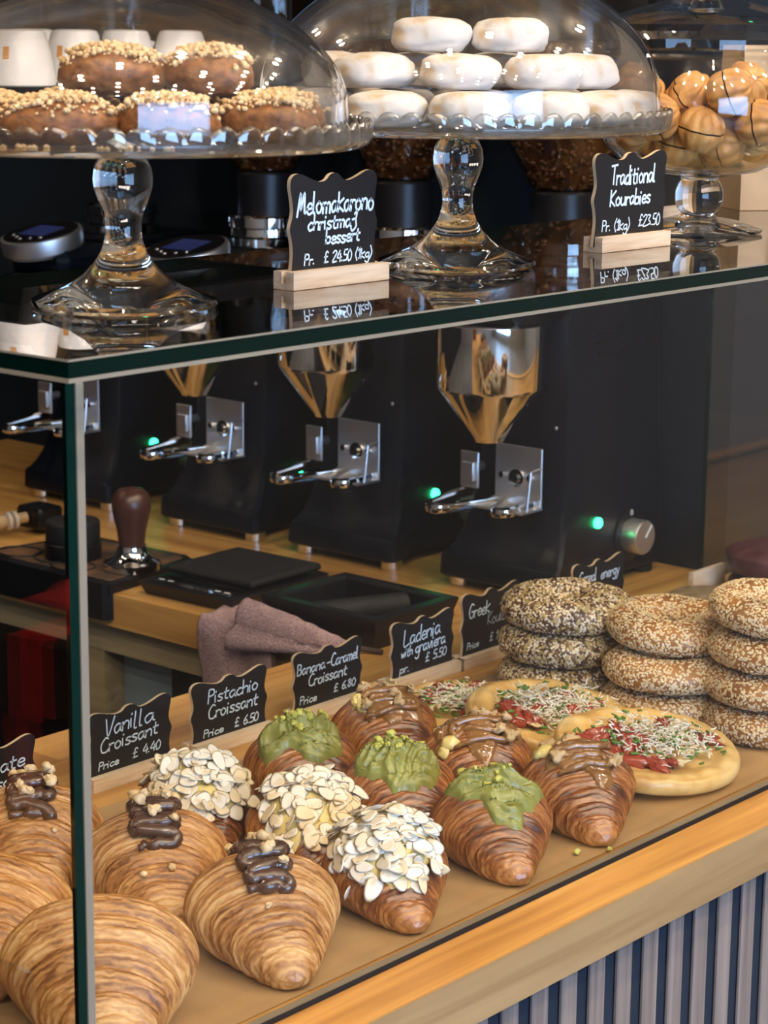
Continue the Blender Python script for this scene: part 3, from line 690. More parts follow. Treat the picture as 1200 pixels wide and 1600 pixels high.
def write(mb, text, x, z, width, hgt, slope=0.0, wd=0.00085, y=0.0, seed=1, mi=0):
    """handwritten line from (x, z), fitted to the given width; hgt = capital height"""
    R = random.Random(seed)
    tot = sum(GL[c][0] for c in text); sx = width / tot; sz = hgt / 10.0; cx = 0.0
    for c in text:
        w_, st = GL[c]; jz = R.uniform(-.35, .35)
        for part in st.split('|'):
            if not part: continue
            pts = [tuple(map(float, q.split(','))) for q in part.split()]
            P = []
            for a, b in pts:
                gx = cx + a + b * 0.10
                P.append((x + gx * sx, 0, z + (b + jz) * sz + slope * gx * sx))
            C_ = catmull(P, 5) if len(P) > 2 else [Vector(p) for p in P]
            # flat pen stroke
            L = []; Rr = []
            for i, q in enumerate(C_):
                t = C_[min(i + 1, len(C_) - 1)] - C_[max(i - 1, 0)]
                if t.length < 1e-9: t = Vector((1, 0, 0))
                t.normalize(); n = Vector((-t.z, 0, t.x)) * wd / 2
                e = -t * wd * .35 if i == 0 else (t * wd * .35 if i == len(C_) - 1 else Vector())
                L.append(q + n + e); Rr.append(q - n + e)
            k = len(C_)
            v = [(p.x, y, p.z) for p in L] + [(p.x, y, p.z) for p in Rr]
            mb.add(v, [(i, i + 1, k + i + 1, k + i) for i in range(k - 1)], mi)
        cx += w_

def board_outline(w, h):
    """ornate plaque: waisted sides, shouldered top with a centre peak"""
    half = [(0.0, 1.0), (0.10, .985), (0.20, .935), (0.34, .925), (0.52, .955), (0.72, 1.0), (0.86, 1.005), (0.955, .97), (0.985, .90), (0.955, .80), (0.925, .68), (0.945, .60), (0.995, .50), (0.955, .40), (0.93, .28), (0.95, .15), (0.985, .0)]
    pts = [Vector((a * w / 2, 0, b * h)) for a, b in half]
    c = catmull(pts, 4)
    c[0].z = h * 1.0 
    R_ = [(p.x, p.z) for p in c]
    Lf = [(-x, z) for x, z in reversed(R_) if x > 1e-6]
    return R_[::-1][:-1] + [(0.0, h)] + [(-x, z) for x, z in R_[1:]] if False else ([(x, z) for x, z in R_] + Lf)
def chalk_sign(loc, w, h, bw, lines, label, rz=0.0, bh=0.0125, bd=0.0185, lean=0.0, back_only=False):
    t = thing('chalkboard_sign', label, 'price sign', loc, rz, 'ornate chalkboard price signs')
    z0 = 0.0045
    out = board_outline(w, h - z0)
    b = MB().prism([(x, z + z0) for x, z in out], -0.0015, 0.0015, 0, 1)
    bo = b.build('board', [M_['chalk'], M_['plyedge']], t, smooth=False, auto=None)
    s = MB()
    # block with a slot cut along its length
    out2 = [(-bd / 2, 0.0004), (bd / 2, 0.0004), (bd / 2, bh), (0.0019, bh), (0.0019, 0.0044), (-0.0019, 0.0044), (-0.0019, bh), (-bd / 2, bh)]
    Mz = Matrix.Rotation(PI / 2, 4, 'Z')
    s.prism(out2, -bw / 2, bw / 2, 0, M=Mz)
    s.build('wooden_base', M_['block'], t, smooth=False, auto=None)
    if lines:
        q = MB()
        for i, (tx, fx, fz, fw, fh, sl, wd) in enumerate(lines):
            write(q, tx, fx * w, z0 + fz * (h - z0), fw * w, fh * (h - z0), sl, wd, -0.00175, seed=hash_(tx) + i)
        q.build('chalk_writing', M_['ink'], t, smooth=False, auto=None, fix=False)
    return t
def hash_(s): return sum((i + 3) * ord(c) for i, c in enumerate(s)) % 1000
ZT = H + TS
W1 = 0.0014
YC = 0.4245
SW, SH = 0.098, 0.0665
chalk_sign((0.2745, YC, 0), SW, SH, 0.1, [("Chocolate", -.42, .60, .80, .20, .0, W1), ("Croissant", -.40, .38, .84, .18, .0, W1), ("Price", -.36, 0.175, .26, .11, 0, .00105), ("£ 4.80", .06, 0.175, .32, .12, 0, .00105)],
           'chalkboard sign behind the glass corner, cut by the left frame edge')
chalk_sign((0.4285, YC, 0), SW, SH, 0.1, [("Vani", -.30, .64, .34, .24, .06, W1), ("lla", .04, .64, .26, .24, .06, W1), ("Croissant", -.36, .42, .70, .20, .05, W1), ("Price", -.38, 0.185, .24, .11, .05, .00105), ("£ 4.40", .02, 0.215, .34, .13, .05, .00105)],
           'chalkboard sign reading Vanilla Croissant 4.40')
chalk_sign((0.5495, YC, 0), SW, SH, 0.1, [("Pistachio", -.28, .66, .66, .20, .0, W1), ("Croissant", -.28, .43, .66, .20, .0, W1), ("Price", -.34, 0.175, .26, .11, .0, .00105), ("£ 6.50", .06, 0.185, .32, .13, .0, .00105)],
           'chalkboard sign reading Pistachio Croissant 6.50')
chalk_sign((0.6815, YC, 0), SW, SH, 0.1, [("Banana", -.44, .66, .40, .17, .0, W1), ("-", -.02, .66, .06, .16, 0, W1), ("Caramel", .04, .66, .40, .19, .0, W1), ("Croissant", -.28, .45, .56, .18, .0, W1), ("Price", -.40, 0.195, .24, .12, 0, .00105), ("£ 6.80", .08, 0.240, .32, .12, .0, .00105)],
           'chalkboard sign reading Banana-Caramel Croissant')
chalk_sign((0.8215, YC, 0), SW, SH + .001, 0.113, [("Ladenia", -.30, .60, .58, .25, .05, W1), ("with", -.34, .42, .18, .15, .05, .00115), ("graviera", -.12, .43, .48, .20, .05, W1), ("pr.", -.36, 0.175, .15, .14, 0, .00105), ("£ 5.50", .04, 0.235, .34, .14, .05, .00105)],
           'chalkboard sign reading Ladenia with graviera 5.50')
chalk_sign((0.9310, YC, 0), SW, SH + .009, 0.115, [("Greek", -.38, .64, .36, .20, .02, W1), ("Koulouri", -.06, .47, .46, .18, .02, .0007), ("Price", -.40, 0.185, .20, .10, .04, .00105), ("£ 1.90", -.02, 0.215, .28, .12, .04, .00105)],
           'chalkboard sign with Greek on top, left of the seeded ring stack')
chalk_sign((1.1210, YC, 0), SW, SH + .006, 0.1, [("Cereal", -.38, .66, .34, .20, .02, W1), ("energy", .04, .66, .36, .18, .02, W1)],
           'chalkboard sign reading Cereal energy, behind the seeded rings')
chalk_sign((0.3235, 0.0985, ZT), 0.090, 0.0765, 0.0985, [("Melomakarono", -.42, .63, .88, .20, .0, .0017), ("christma*", -.30, .475, .56, .145, .0, .0015), ("bessert", -.10, .335, .40, .135, .0, .0015), ("Pr.", -.34, .155, .12, .10, .0, .0011), ("£ 24.50", -.12, .155, .32, .105, .0, .0011), ("(1kg)", .24, .165, .20, .10, .0, .0011)],
           'chalkboard sign reading Melomakarono Christmas, on the glass top', rz=-0.0)
chalk_sign((0.6850, 0.1015, ZT), 0.100, 0.0775, 0.0945, [("Traditional", -.28, .66, .62, .20, .0, .0017), ("Kourabies", -.28, .43, .56, .17, .0, .0017), ("Pr. (1kg)", -.38, .16, .38, .115, .0, .0011), ("£23.50", .12, .18, .30, .125, .0, .0011)],
           'chalkboard sign reading Traditional Kourabies, on the glass top', rz=-0.02)
chalk_sign((0.9361, 0.2426, 0.4601), 0.088, 0.070, 0.09, None, 'small blank chalkboard sign half hidden behind the Traditional Kourabies sign', rz=0.0)

# ------------------------------------------------------------------ surfaces to put toppings on
class Surf:
    def __init__(s, me):
        s.t = BVHTree.FromPolygons([v.co.copy() for v in me.vertices], [tuple(p.vertices) for p in me.polygons])
    def hit(s, x, y):
        l, n, i, d = s.t.ray_cast(Vector((x, y, 1.0)), Vector((0, 0, -1)))
        if l is None: return None
        if n.z < 0: n = -n
        return l, n
def blob(sf, cx, cy, rx, ry, th, seed, nu=72, nv=22, lob=0.16, ridge=0.0, rot=0.0, rfreq=16.0):
    """a spread of cream following the surface beneath"""
    m = MB(); o = Vector((seed * 3.7, seed * 1.3, seed))
    def fn(u, v):
        a = u * 2 * PI
        rad = 1 + lob * 1.6 * N(Vector((cos(a) * 1.3, sin(a) * 1.3, 0)) + o) + lob * .7 * N(Vector((cos(a) * 3.2, sin(a) * 3.2, 5)) + o)
        rr = max(0.001, v) * rad
        x0, y0 = rr * rx * cos(a), rr * ry * sin(a)
        x, y = cx + x0 * cos(rot) - y0 * sin(rot), cy + x0 * sin(rot) + y0 * cos(rot)
        h = sf.hit(x, y)
        if h is None: return (x, y, 0.01)
        q = th * (max(0.0, 1 - v ** 3) ** 0.5) - 0.0018 * smooth01((v - .9) / .1)
        if ridge:
            w = N(Vector((x * 38, y * 38, seed))) + .4 * N(Vector((x * 95, y * 95, seed + 3)))
            d_ = seed * 1.3
            q += ridge * (1 - v ** 4) * (1 - abs(sin(rfreq * (x * cos(d_) + y * sin(d_)) + 4.5 * w)) - .4) + ridge * 2.2 * (1 - v ** 2) * N(Vector((x * 60, y * 60, seed)))
        return tuple(h[0] + Vector((0, 0, 1)).lerp(h[1], 0.35).normalized() * q)
    m.grid(nu, nv, lambda u, v: fn(u, v), wrapu=True)
    return m
def chunk_meshes(name, mat, n, seed, flat=0.75, amp=0.35):
    out = []
    for k in range(n):
        b = MB(); R = random.Random(seed + k); off = Vector((R.random() * 50, R.random() * 50, 0))
        def fn(u, v):
            a, p = u * 2 * PI, lerp(-PI / 2, PI / 2, v)
            d = Vector((cos(a) * cos(p), sin(a) * cos(p), sin(p)))
            r = 0.5 * (1 + amp * 1.5 * N(d * 1.4 + off) + amp * .8 * N(d * 3 + off))
            return tuple(Vector((d.x, d.y * .85, d.z * flat)) * r)
        b.grid(12, 8, fn, wrapu=True)
        out.append(b.mesh(name, mat, smooth=(k % 2 == 0)))
    return out
HAZ = chunk_meshes('hazelnut_piece', M_['nut'], 4, 11)
WAL = chunk_meshes('walnut_piece', M_['walnut'], 4, 31, amp=0.6)
PIS = chunk_meshes('pistachio_piece', M_['pistnut'], 4, 51, amp=0.45)
TOM = chunk_meshes('tomato_piece', M_['tomato'], 4, 71, amp=0.45, flat=.5)
CREAMD = chunk_meshes('cream_drop', M_['vanilla'], 2, 91, amp=0.25, flat=.7)
def flake_meshes(mat, n):
    out = []
    for k in range(n):
        R = random.Random(k + 5); b = MB(); a_, c_ = R.uniform(.85, 1.1), R.uniform(.55, .75); bend = R.uniform(-.25, .25)
        def P(u, r): 
            a = u * 2 * PI; x, y = r * a_ * (cos(a) - .18 * cos(2 * a)) * .5, r * c_ * sin(a) * .5
            return x, y, bend * (x * x + y * y)
        def fn(u, v):
            top = v < .5
            r = (v * 2) if top else (1 - (v - .5) * 2)
            x, y, z = P(u, max(r, .02) if abs(v - .5) > 1e-6 else 1.0)
            return (x, y, z + (0.018 if v < .47 else -0.018 if v > .53 else 0.0))
        b.grid(16, 9, fn, wrapu=True)
        out.append(b.mesh('almond_flake', mat))
    return out
FLK = flake_meshes(M_['almond'], 4) + flake_meshes(M_['almondw'], 4)
def put(name, me, parent, loc, nrm, size, R, tilt=0.5, spin=None):
    q = Vector(nrm).lerp(Vector((R.uniform(-1, 1), R.uniform(-1, 1), R.uniform(0, 1))), tilt * R.random())
    q.normalize()
    r = q.to_track_quat('Z', 'Y') @ Matrix.Rotation(R.uniform(-PI, PI) if spin is None else spin, 3, 'Z').to_quaternion()
    o = link(name, me, parent, loc, None, size)
    o.rotation_euler = r.to_euler(); return o

# ------------------------------------------------------------------ croissants
def croissant_mesh(L, R0, seed, bend=0.010, zs=0.72, end=0.20, pw=1.35):
    RR = random.Random(seed)
    edges = [0.0, 0.20, 0.40, 0.57, 0.72, 0.85, 1.03]
    ph = [RR.uniform(-.7, .7) for _ in range(8)]
    flat = 0.60 * R0
    m = MB()
    def fn(u, v):
        t = v * 2 - 1; a = u * 2 * PI
        s_ = 1 if t >= 0 else -1; at = abs(t)
        k0 = min(6, int(at * 6))
        w = at + 0.045 * cos(a - PI / 2 - ph[k0] * 1.2) * (1 - at * .6) + 0.018 * N((cos(a) * 1.5, sin(a) * 1.5 + s_, seed))
        w = max(0.0, w)
        j = 0
        while j < 5 and w > edges[j + 1]: j += 1
        uu = min(1.0, max(0.0, (w - edges[j]) / (edges[j + 1] - edges[j])))
        env = end + (1 - end) * max(0.0, 1 - at ** pw)
        r = env * (1 + 0.15 * (max(0.0, sin(PI * min(1, uu * 0.80 + .20))) ** 0.6) - .09)
        if at > .90: r *= math.sqrt(max(0.0, 1 - ((at - .90) / .1005) ** 2)) * .94 + .06 * (1 - (at - .9) / .1)
        r *= R0
        r += R0 * 0.035 * N((t * 3, cos(a) * 1.2, sin(a) * 1.2 + seed)) + 0.0008 * N((t * 40, cos(a) * 3, sin(a) * 3 + seed))
        r += 0.00055 * sin(at * 130 + 5 * N((t * 6, cos(a) * 2, sin(a) * 2 + seed)))
        y = r * cos(a); z = r * sin(a) * zs
        if z < -flat * (env): z = -flat * env + (z + flat * env) * 0.12
        z += flat * env * 0.0
        zc = lerp(flat, flat, at)
        zz = z + flat * env
        return (t * L / 2, y + bend * (t * t), zz + 0.0015)
    m.grid(64, 190, fn, wrapu=True)
    n = 64
    m.f.append(tuple(reversed(range(n)))); m.m.append(0)
    m.f.append(tuple(189 * n + i for i in range(n))); m.m.append(0)
    return m
CRG = 'croissants laid out in rows on the parchment'
def croissant(cx, cy, yaw, L, R0, mat, label, seed, bend=0.010, **kw):
    """local +X is the tip that points at the customer"""
    t = thing('croissant', label, 'croissant', (cx, cy, 0.0016), yaw, CRG)
    mb = croissant_mesh(L, R0, seed, bend, **kw)
    o = mb.build('pastry', M_[mat], t, auto=None)
    return t, Surf(o.data), random.Random(seed)
FACE = PI + 0.72 + 0.0  # yaw whose +X points back along the counter diagonal to the customer
def zigzag(sf, x0, x1, hw, turns, r, lift, mat, name, parent, seed, yc=0.0, flat=0.8):
    R = random.Random(seed); pts = []
    n = turns * 2
    for i in range(n + 1):
        s_ = 1 if i % 2 else -1
        x = lerp(x0, x1, i / n); wob = R.uniform(.8, 1.1)
        for dy in (-.75, 0.0, .75):
            pts.append((x + (x1 - x0) / n * (0.5 * dy * .55) , yc + s_ * 0 + hw * wob * (dy * (1 if i % 2 else -1)) * 1.25))
    P = []
    for x, y in catmull([(a, b, 0) for a, b in pts], 5) and [(q.x, q.y) for q in catmull([(a, b, 0) for a, b in pts], 5)]:
        h = sf.hit(x, y)
        if h: P.append(h[0] + h[1] * (r * lift))
    return MB().tube(P, lambda t: r * (0.9 + .2 * N((t * 9, seed, 0))) * (0.6 if t < .02 or t > .98 else 1), 10, flat=1.0).build(name, mat, parent, auto=None)

def choc_croissant(cx, cy, yaw, label, seed, L=0.152, R0=0.0525):
    t, sf, R = croissant(cx, cy, yaw, L, R0, 'cr_light', label, seed)
    zigzag(sf, -0.032, 0.028, 0.0140, 5, 0.0058, 0.5, M_['choc'], 'chocolate_piping', t, seed)
    for k in range(16):
        x, y = R.uniform(-.036, .014), R.uniform(-.014, .014)
        h = sf.hit(x, y)
        put('hazelnut_piece', HAZ[k % 4], t, h[0] + h[1] * 0.0118, h[1], R.uniform(.0065, .0105), R)
    for k in range(3):
        x, y = R.uniform(.01, .05), R.uniform(-.02, .02); h = sf.hit(x, y)
        put('hazelnut_piece', HAZ[k % 4], t, h[0] + h[1] * 0.001, h[1], R.uniform(.004, .007), R)
def vanilla_croissant(cx, cy, yaw, label, seed, L=0.132, R0=0.0452):
    t, sf, R = croissant(cx, cy, yaw, L, R0, 'cr_dark', label, seed)
    blob(sf, 0.002, 0.0, 0.045, 0.036, 0.006, seed).build('vanilla_cream', M_['vanilla'], t, auto=None)
    n = 0
    while n < 100:
        a, q = R.uniform(-PI, PI), math.sqrt(R.random())
        x, y = 0.002 + 0.050 * q * cos(a), 0.041 * q * sin(a)
        h = sf.hit(x, y)
        if h is None: continue
        lift = 0.0085 * max(0, 1 - q ** 3) + R.uniform(0, .0045) + 0.001
        put('almond_flake', FLK[R.randrange(8) if q > .6 else R.randrange(4, 8)], t, h[0] + Vector((0, 0, 1)).lerp(h[1], .5) * lift, h[1], R.uniform(.0135, .0185), R, tilt=.5)
        n += 1
    many = MB()
    while n < 210:
        a, q = R.uniform(-PI, PI), math.sqrt(R.random())
        h = sf.hit(0.002 + 0.046 * q * cos(a), 0.038 * q * sin(a)); n += 1
        if h is None: continue
        me = FLK[R.randrange(4, 8)]; s_ = R.uniform(.014, .019)
        nn = Vector(h[1]).lerp(Vector((R.uniform(-1, 1), R.uniform(-1, 1), R.uniform(0, 1))), .35 * R.random()).normalized()
        Mx = Matrix.Translation(h[0] + Vector((0, 0, 1)).lerp(h[1], .5) * (0.0082 * max(0, 1 - q ** 3) + R.uniform(0, .003) + .001)) @ (nn.to_track_quat('Z', 'Y').to_matrix() @ Matrix.Rotation(R.uniform(-PI, PI), 3, 'Z')).to_4x4() @ Matrix.Scale(s_, 4)
        many.add([v.co for v in me.vertices], [tuple(p.vertices) for p in me.polygons], 0, Mx)
    om = many.build('almond_flakes', M_['almondw'], t, auto=None, fix=False); om['kind'] = 'stuff'
def pistachio_croissant(cx, cy, yaw, label, seed, L=0.134, R0=0.0465):
    t, sf, R = croissant(cx, cy, yaw, L, R0, 'cr_dark', label, seed)
    ob = blob(sf, -0.008, 0.0, 0.043, 0.036, 0.0070, seed, nu=150, nv=50, lob=.24, ridge=0.0042, rfreq=380.0).build('pistachio_cream', M_['pistcream'], t, auto=None)
    s2 = Surf(ob.data)
    for k in range(42):
        a, q = R.uniform(-PI, PI), math.sqrt(R.random())
        x, y = -0.016 + 0.026 * q * cos(a), 0.024 * q * sin(a)
        h = s2.hit(x, y)
        if h: put('pistachio_piece', PIS[k % 4], t, h[0] + h[1] * .001, h[1], R.choice([.004, .005, .006, .0075, .0095]), R)
def banana_croissant(cx, cy, yaw, label, seed, L=0.132, R0=0.0460):
    t, sf, R = croissant(cx, cy, yaw, L, R0, 'cr_dark', label, seed)
    blob(sf, -0.012, 0.0, 0.042, 0.035, 0.0040, seed, nu=120, nv=30, lob=.55).build('caramel_pool', M_['caramel'], t, auto=None)
    zigzag(sf, -0.050, 0.020, 0.022, 4, 0.0036, 0.9, M_['caramel'], 'caramel_drizzle', t, seed)
    for k in range(16):
        x, y = R.uniform(-.042, .016), R.uniform(-.026, .026); h = sf.hit(x, y)
        put('walnut_piece', WAL[k % 4], t, h[0] + h[1] * .0075, h[1], R.uniform(.008, .0145), R)
    for k in range(3):
        y = R.choice([-1, 1]) * R.uniform(.020, .03); h = sf.hit(R.uniform(-.02, .022), y)
        if h: put('banana_cream_drop', CREAMD[k % 2], t, h[0] + h[1] * .002, h[1], R.uniform(.011, .015), R, tilt=.1)
YW = PI + 0.87
choc_croissant(0.2370, 0.0850, PI + 0.93, 'golden croissant with zigzag chocolate piping, at the front of the tray', 1)
choc_croissant(0.2486, 0.2045, PI + 0.85, 'golden croissant with chocolate piping, just right of the glass corner edge', 2)
choc_croissant(0.2240, 0.3125, PI + 0.80, 'golden croissant with chocolate and nuts, seen through the glass corner at left', 3)
vanilla_croissant(0.3580, 0.0765, PI + 0.92, 'almond flake croissant nearest the front glass', 4)
vanilla_croissant(0.3850, 0.1790, PI + 0.90, 'almond flake croissant in the middle of its row', 5)
vanilla_croissant(0.3590, 0.2730, PI + 0.90, 'almond flake croissant at the back, below the Vanilla sign', 6)
pistachio_croissant(0.4845, 0.0749, PI + 0.82, 'croissant with green pistachio cream nearest the front glass', 7)
pistachio_croissant(0.4890, 0.1760, PI + 0.90, 'croissant with green pistachio cream in the middle of its row', 8)
pistachio_croissant(0.4875, 0.2790, PI + 0.95, 'croissant with green pistachio cream at the back, by the Pistachio sign', 9)
banana_croissant(0.5960, 0.0738, PI + 0.82, 'caramel and walnut croissant nearest the front glass, beside the flatbread', 10)
banana_croissant(0.5936, 0.1767, PI + 0.80, 'caramel and walnut croissant in the middle of its row', 11)
banana_croissant(0.6050, 0.2890, PI + 0.95, 'caramel and walnut croissant at the back, below the Banana-Caramel sign', 12)
croissant(0.0880, 0.0880, PI + 0.84, 0.162, 0.0615, 'cr_light', 'large plain golden croissant at the bottom left, behind the glass corner', 13)
croissant(0.1018, 0.2151, PI + 0.70, 0.160, 0.056, 'cr_light', 'plain golden croissant behind the acrylic holder, cut by the left frame edge', 14)

# a few crumbs fallen on the parchment
for k, (x, y, s_, lb) in enumerate([(0.5345, 0.028, .006, 'small green pistachio crumb on the parchment in front of the caramel croissant'), (0.5585, 0.014, .005, 'tiny pistachio crumb on the parchment nearest the front glass')]):
    o = link('pistachio_crumb', PIS[k], None, (x, y, 0.0016 + s_ * .4), (0.3, 0.2, k), s_)
    tag(o, lb, 'crumb', 'pistachio crumbs')

# ------------------------------------------------------------------ ladenia flatbreads
def ladenia(loc, rot, R0, label, seed):
    t = thing('ladenia_flatbread', label, 'flatbread', loc, 0, 'ladenia flatbreads with tomato', rot=rot)
    def prof(r, a):
        e = N((cos(a) * 2, sin(a) * 2, seed))
        rim = math.exp(-((r - .86) / .12) ** 2)
        return 0.0115 + 0.0055 * rim + 0.0028 * N((r * cos(a) * 5, r * sin(a) * 5, seed))
    m = MB()
    def top(u, v):
        a = u * 2 * PI; R_ = R0 * (1 + .05 * N((cos(a), sin(a), seed)))
        if v < .82:
            r = v / .82 * .95
            return (R_ * r * cos(a), R_ * r * .94 * sin(a), prof(r, a))
        k = (v - .82) / .18; ang = k * PI
        zt = prof(.95, a); r = .95 + .06 * sin(ang * .5) if ang < PI / 2 else .95 + .06 * sin(ang * .5 if ang < PI else 1)
        r = .95 + .06 * sin(ang)
        return (R_ * r * cos(a), R_ * r * .94 * sin(a), zt * (.5 + .5 * cos(ang)) + .0006)
    m.grid(90, 48, top, wrapu=True)
    m.f.append(tuple(47 * 90 + i for i in range(90))); m.m.append(0)
    o = m.build('dough', M_['dough'], t, auto=None)
    sf = Surf(o.data); R = random.Random(seed)
    def rp(q):
        a, s_ = R.uniform(-PI, PI), math.sqrt(R.random()) * q
        return R0 * s_ * cos(a), R0 * s_ * .9 * sin(a)
    for k in range(15):
        x, y = rp(.68); h = sf.hit(x, y)
        put('tomato_piece', TOM[k % 4], t, h[0] + Vector((0, 0, .004)), h[1], (R.uniform(.018, .030), R.uniform(.014, .020), R.uniform(.016, .024)), R, tilt=.5)
    for k in range(16):
        x, y = rp(.66); a = R.uniform(-PI, PI); ln = R.uniform(.012, .024); P = []
        for j in range(6):
            q = (j - 2.5) / 5; px, py = x + ln * q * cos(a) - .006 * q * q * 4 * sin(a), y + ln * q * sin(a) + .006 * q * q * 4 * cos(a)
            h = sf.hit(px, py)
            P.append(h[0] + Vector((0, 0, .005 + R.uniform(0, .003))))
        MB().tube(catmull(P, 3), lambda s_: .0021 * (1 - .6 * abs(2 * s_ - 1) ** 3), 8, flat=.6).build('onion_strip', M_['onion'], t, auto=None, fix=False)
    ch = MB()
    for k in range(620):
        cx, cy = [( .25, .1), (-.1, .25), (.1, -.3), (.4, -.2), (-.25, -.15)][R.randrange(5)]
        x, y = R0 * (cx + R.gauss(0, .17)), R0 * (cy + R.gauss(0, .17))
        if x * x + y * y > (R0 * .78) ** 2: continue
        h = sf.hit(x, y); a = R.uniform(-PI, PI); l = R.uniform(.004, .009); z = h[0].z + .0045 + R.uniform(0, .008)
        d = Vector((cos(a) * l / 2, sin(a) * l / 2, R.uniform(-.0015, .0015))); c = Vector((x, y, z))
        ch.tube([c - d, c + Vector((0, 0, R.uniform(-.001, .001))), c + d], R.choice([.00042, .0005, .0007]), 4)
    oc = ch.build('grated_cheese', M_['cheese'], t, auto=None, fix=False); oc['kind'] = 'stuff'
    hb = MB()
    for k in range(105):
        x, y = rp(.86 if k % 3 == 0 else .68); h = sf.hit(x, y); a = R.uniform(-PI, PI); l = R.uniform(.0025, .0085)
        c = h[0] + Vector((0, 0, .001 if k % 3 == 0 else .006 + R.uniform(0, .006))); d = Vector((cos(a) * l / 2, sin(a) * l / 2, 0))
        hb.tube([c - d, c + d], R.uniform(.0007, .0015), 5)
    oh = hb.build('chopped_chives', M_['herb'], t, auto=None, fix=False); oh['kind'] = 'stuff'
    return t
ladenia((0.738, 0.100, 0.0145), (0.150, 0.0, 0.0), 0.0835, 'round ladenia flatbread with tomato and cheese, nearest the front glass', 21)
ladenia((0.758, 0.222, 0.0135), (0.145, 0.0, 0.0), 0.0800, 'ladenia flatbread lying between the front and back ones', 22)
ladenia((0.750, 0.318, 0.0025), (0.0, 0.0, 0.0), 0.0710, 'ladenia flatbread at the back, below the Ladenia sign', 23)

# ------------------------------------------------------------------ bread rings
def ring_mesh(Rm, r, seed, sq=0.76):
    m = MB()
    def fn(u, v):
        a, b = u * 2 * PI, v * 2 * PI
        rr = r * (1 + .10 * N((cos(a) * 1.6, sin(a) * 1.6, seed)) + .03 * N((cos(a) * 5, sin(a) * 5, cos(b) * 2 + seed)))
        x = Rm * (1 + .03 * N((cos(a), sin(a), seed + 7))) + rr * cos(b) * 1.08; z = rr * sin(b) * sq
        if z < -.62 * r: z = -.62 * r + (z + .62 * r) * .25
        return (x * cos(a), x * sin(a), z + .70 * r)
    m.grid(80, 33, fn, wrapu=True)
    return m, fn
def seed_mesh(fn, Rm, r, n, seed, kinds):
    R = random.Random(seed); s = MB()
    k = 0
    while k < n:
        u, v = R.random(), R.random()
        b = v * 2 * PI
        if R.random() > (Rm + r * cos(b)) / (Rm + r): continue
        if sin(b) < -.75: continue
        p = Vector(fn(u, v)); pu = Vector(fn(u + .004, v)) - p; pv = Vector(fn(u, v + .008)) - p
        nn = pu.cross(pv); nn.normalize()
        kd = kinds[R.randrange(len(kinds))]
        l, w, h, mi = kd; l *= R.uniform(.85, 1.15)
        q = nn.lerp(Vector((R.uniform(-1, 1), R.uniform(-1, 1), R.uniform(-1, 1))), .22).normalized()
        M = Matrix.Translation(p + nn * h * .3) @ (q.to_track_quat('Z', 'Y').to_matrix() @ Matrix.Rotation(R.uniform(-PI, PI), 3, 'Z')).to_4x4()
        s.add([(-l * .5, 0, 0), (-l * .1, -w * .5, 0), (l * .42, -w * .22, 0), (l * .42, w * .22, 0), (-l * .1, w * .5, 0), (.0, 0, h)],
              [(0, 1, 5), (1, 2, 5), (2, 3, 5), (3, 4, 5), (4, 0, 5)], mi, M)
        k += 1
    return s
SES = [(.0036, .0021, .0009, 0)] * 5 + [(.0034, .002, .0009, 1)] * 2
MUL = [(.0035, .0021, .0009, 0)] * 5 + [(.0035, .0021, .0009, 1)] * 9 + [(.004, .0026, .001, 2)] * 2 + [(.0075, .0045, .0016, 3)] * 1 + [(.006, .004, .0016, 2)] * 1
def make_ring(name, Rm, r, crust, n, kinds, seed):
    t = thing(name, '', 'bread ring')
    m, fn = ring_mesh(Rm, r, seed)
    m.build('crust', M_[crust], t, auto=None)
    o = seed_mesh(fn, Rm, r, n, seed, kinds).build('seeds', [M_['sesame'], M_['sesamew'], M_['seedd'], M_['seedy']], t, smooth=True, auto=None, fix=False)
    o['kind'] = 'stuff'
    return t
rm = make_ring('seeded_bread_ring', 0.0395, 0.0225, 'crustd', 5200, MUL, 41)
G1, G2, G3 = 'mixed seed bread rings in a stack of three', 'sesame rings in the middle stack of three', 'sesame rings in the tall right stack of four'
STK1 = [((0.896, 0.303, 0.0680), 0.4, 'thick mixed seed bread ring on top of its stack, right of the Greek sign'), ((0.894, 0.303, 0.0350), 2.2, 'mixed seed bread ring in the middle of the mixed seed stack'), ((0.889, 0.300, 0.0014), 4.1, 'mixed seed bread ring at the bottom, behind the flatbreads')]
for i, (l, a, lb) in enumerate(STK1):
    if i == 0: rm.location = l; rm.rotation_euler = (0, 0, a); rm['label'] = lb; rm['group'] = G1
    else: dup(rm, l, (0, 0, a), lb, G1)
rs = make_ring('sesame_bread_ring', 0.0398, 0.0205, 'crust', 3600, SES, 42)
STK2 = [((0.912, 0.192, 0.0680), (0.05, -0.05, 0.3), 'sesame ring on top of the middle stack, its hole showing', G2), ((0.893, 0.180, 0.0340), (0, 0, 1.9), 'sesame ring in the middle of the middle stack', G2), ((0.896, 0.184, 0.0014), (0, 0, 3.3), 'sesame ring at the bottom of the middle stack', G2),
        ((0.918, 0.084, 0.1015), (0.05, -.06, 0.9), 'sesame ring topmost on the right stack of four', G3), ((0.913, 0.079, 0.0680), (0, 0, 2.9), 'sesame ring second from the top of the right stack', G3), ((0.910, 0.079, 0.0346), (0, 0, 4.9), 'sesame ring third from the top of the right stack', G3), ((0.909, 0.0785, 0.0014), (0, 0, 5.9), 'sesame ring at the bottom of the right stack, by the front glass', G3)]
for i, (l, a, lb, g) in enumerate(STK2):
    if i == 0: rs.location = l; rs.rotation_euler = a; rs['label'] = lb; rs['group'] = g
    else: dup(rs, l, a, lb, g)
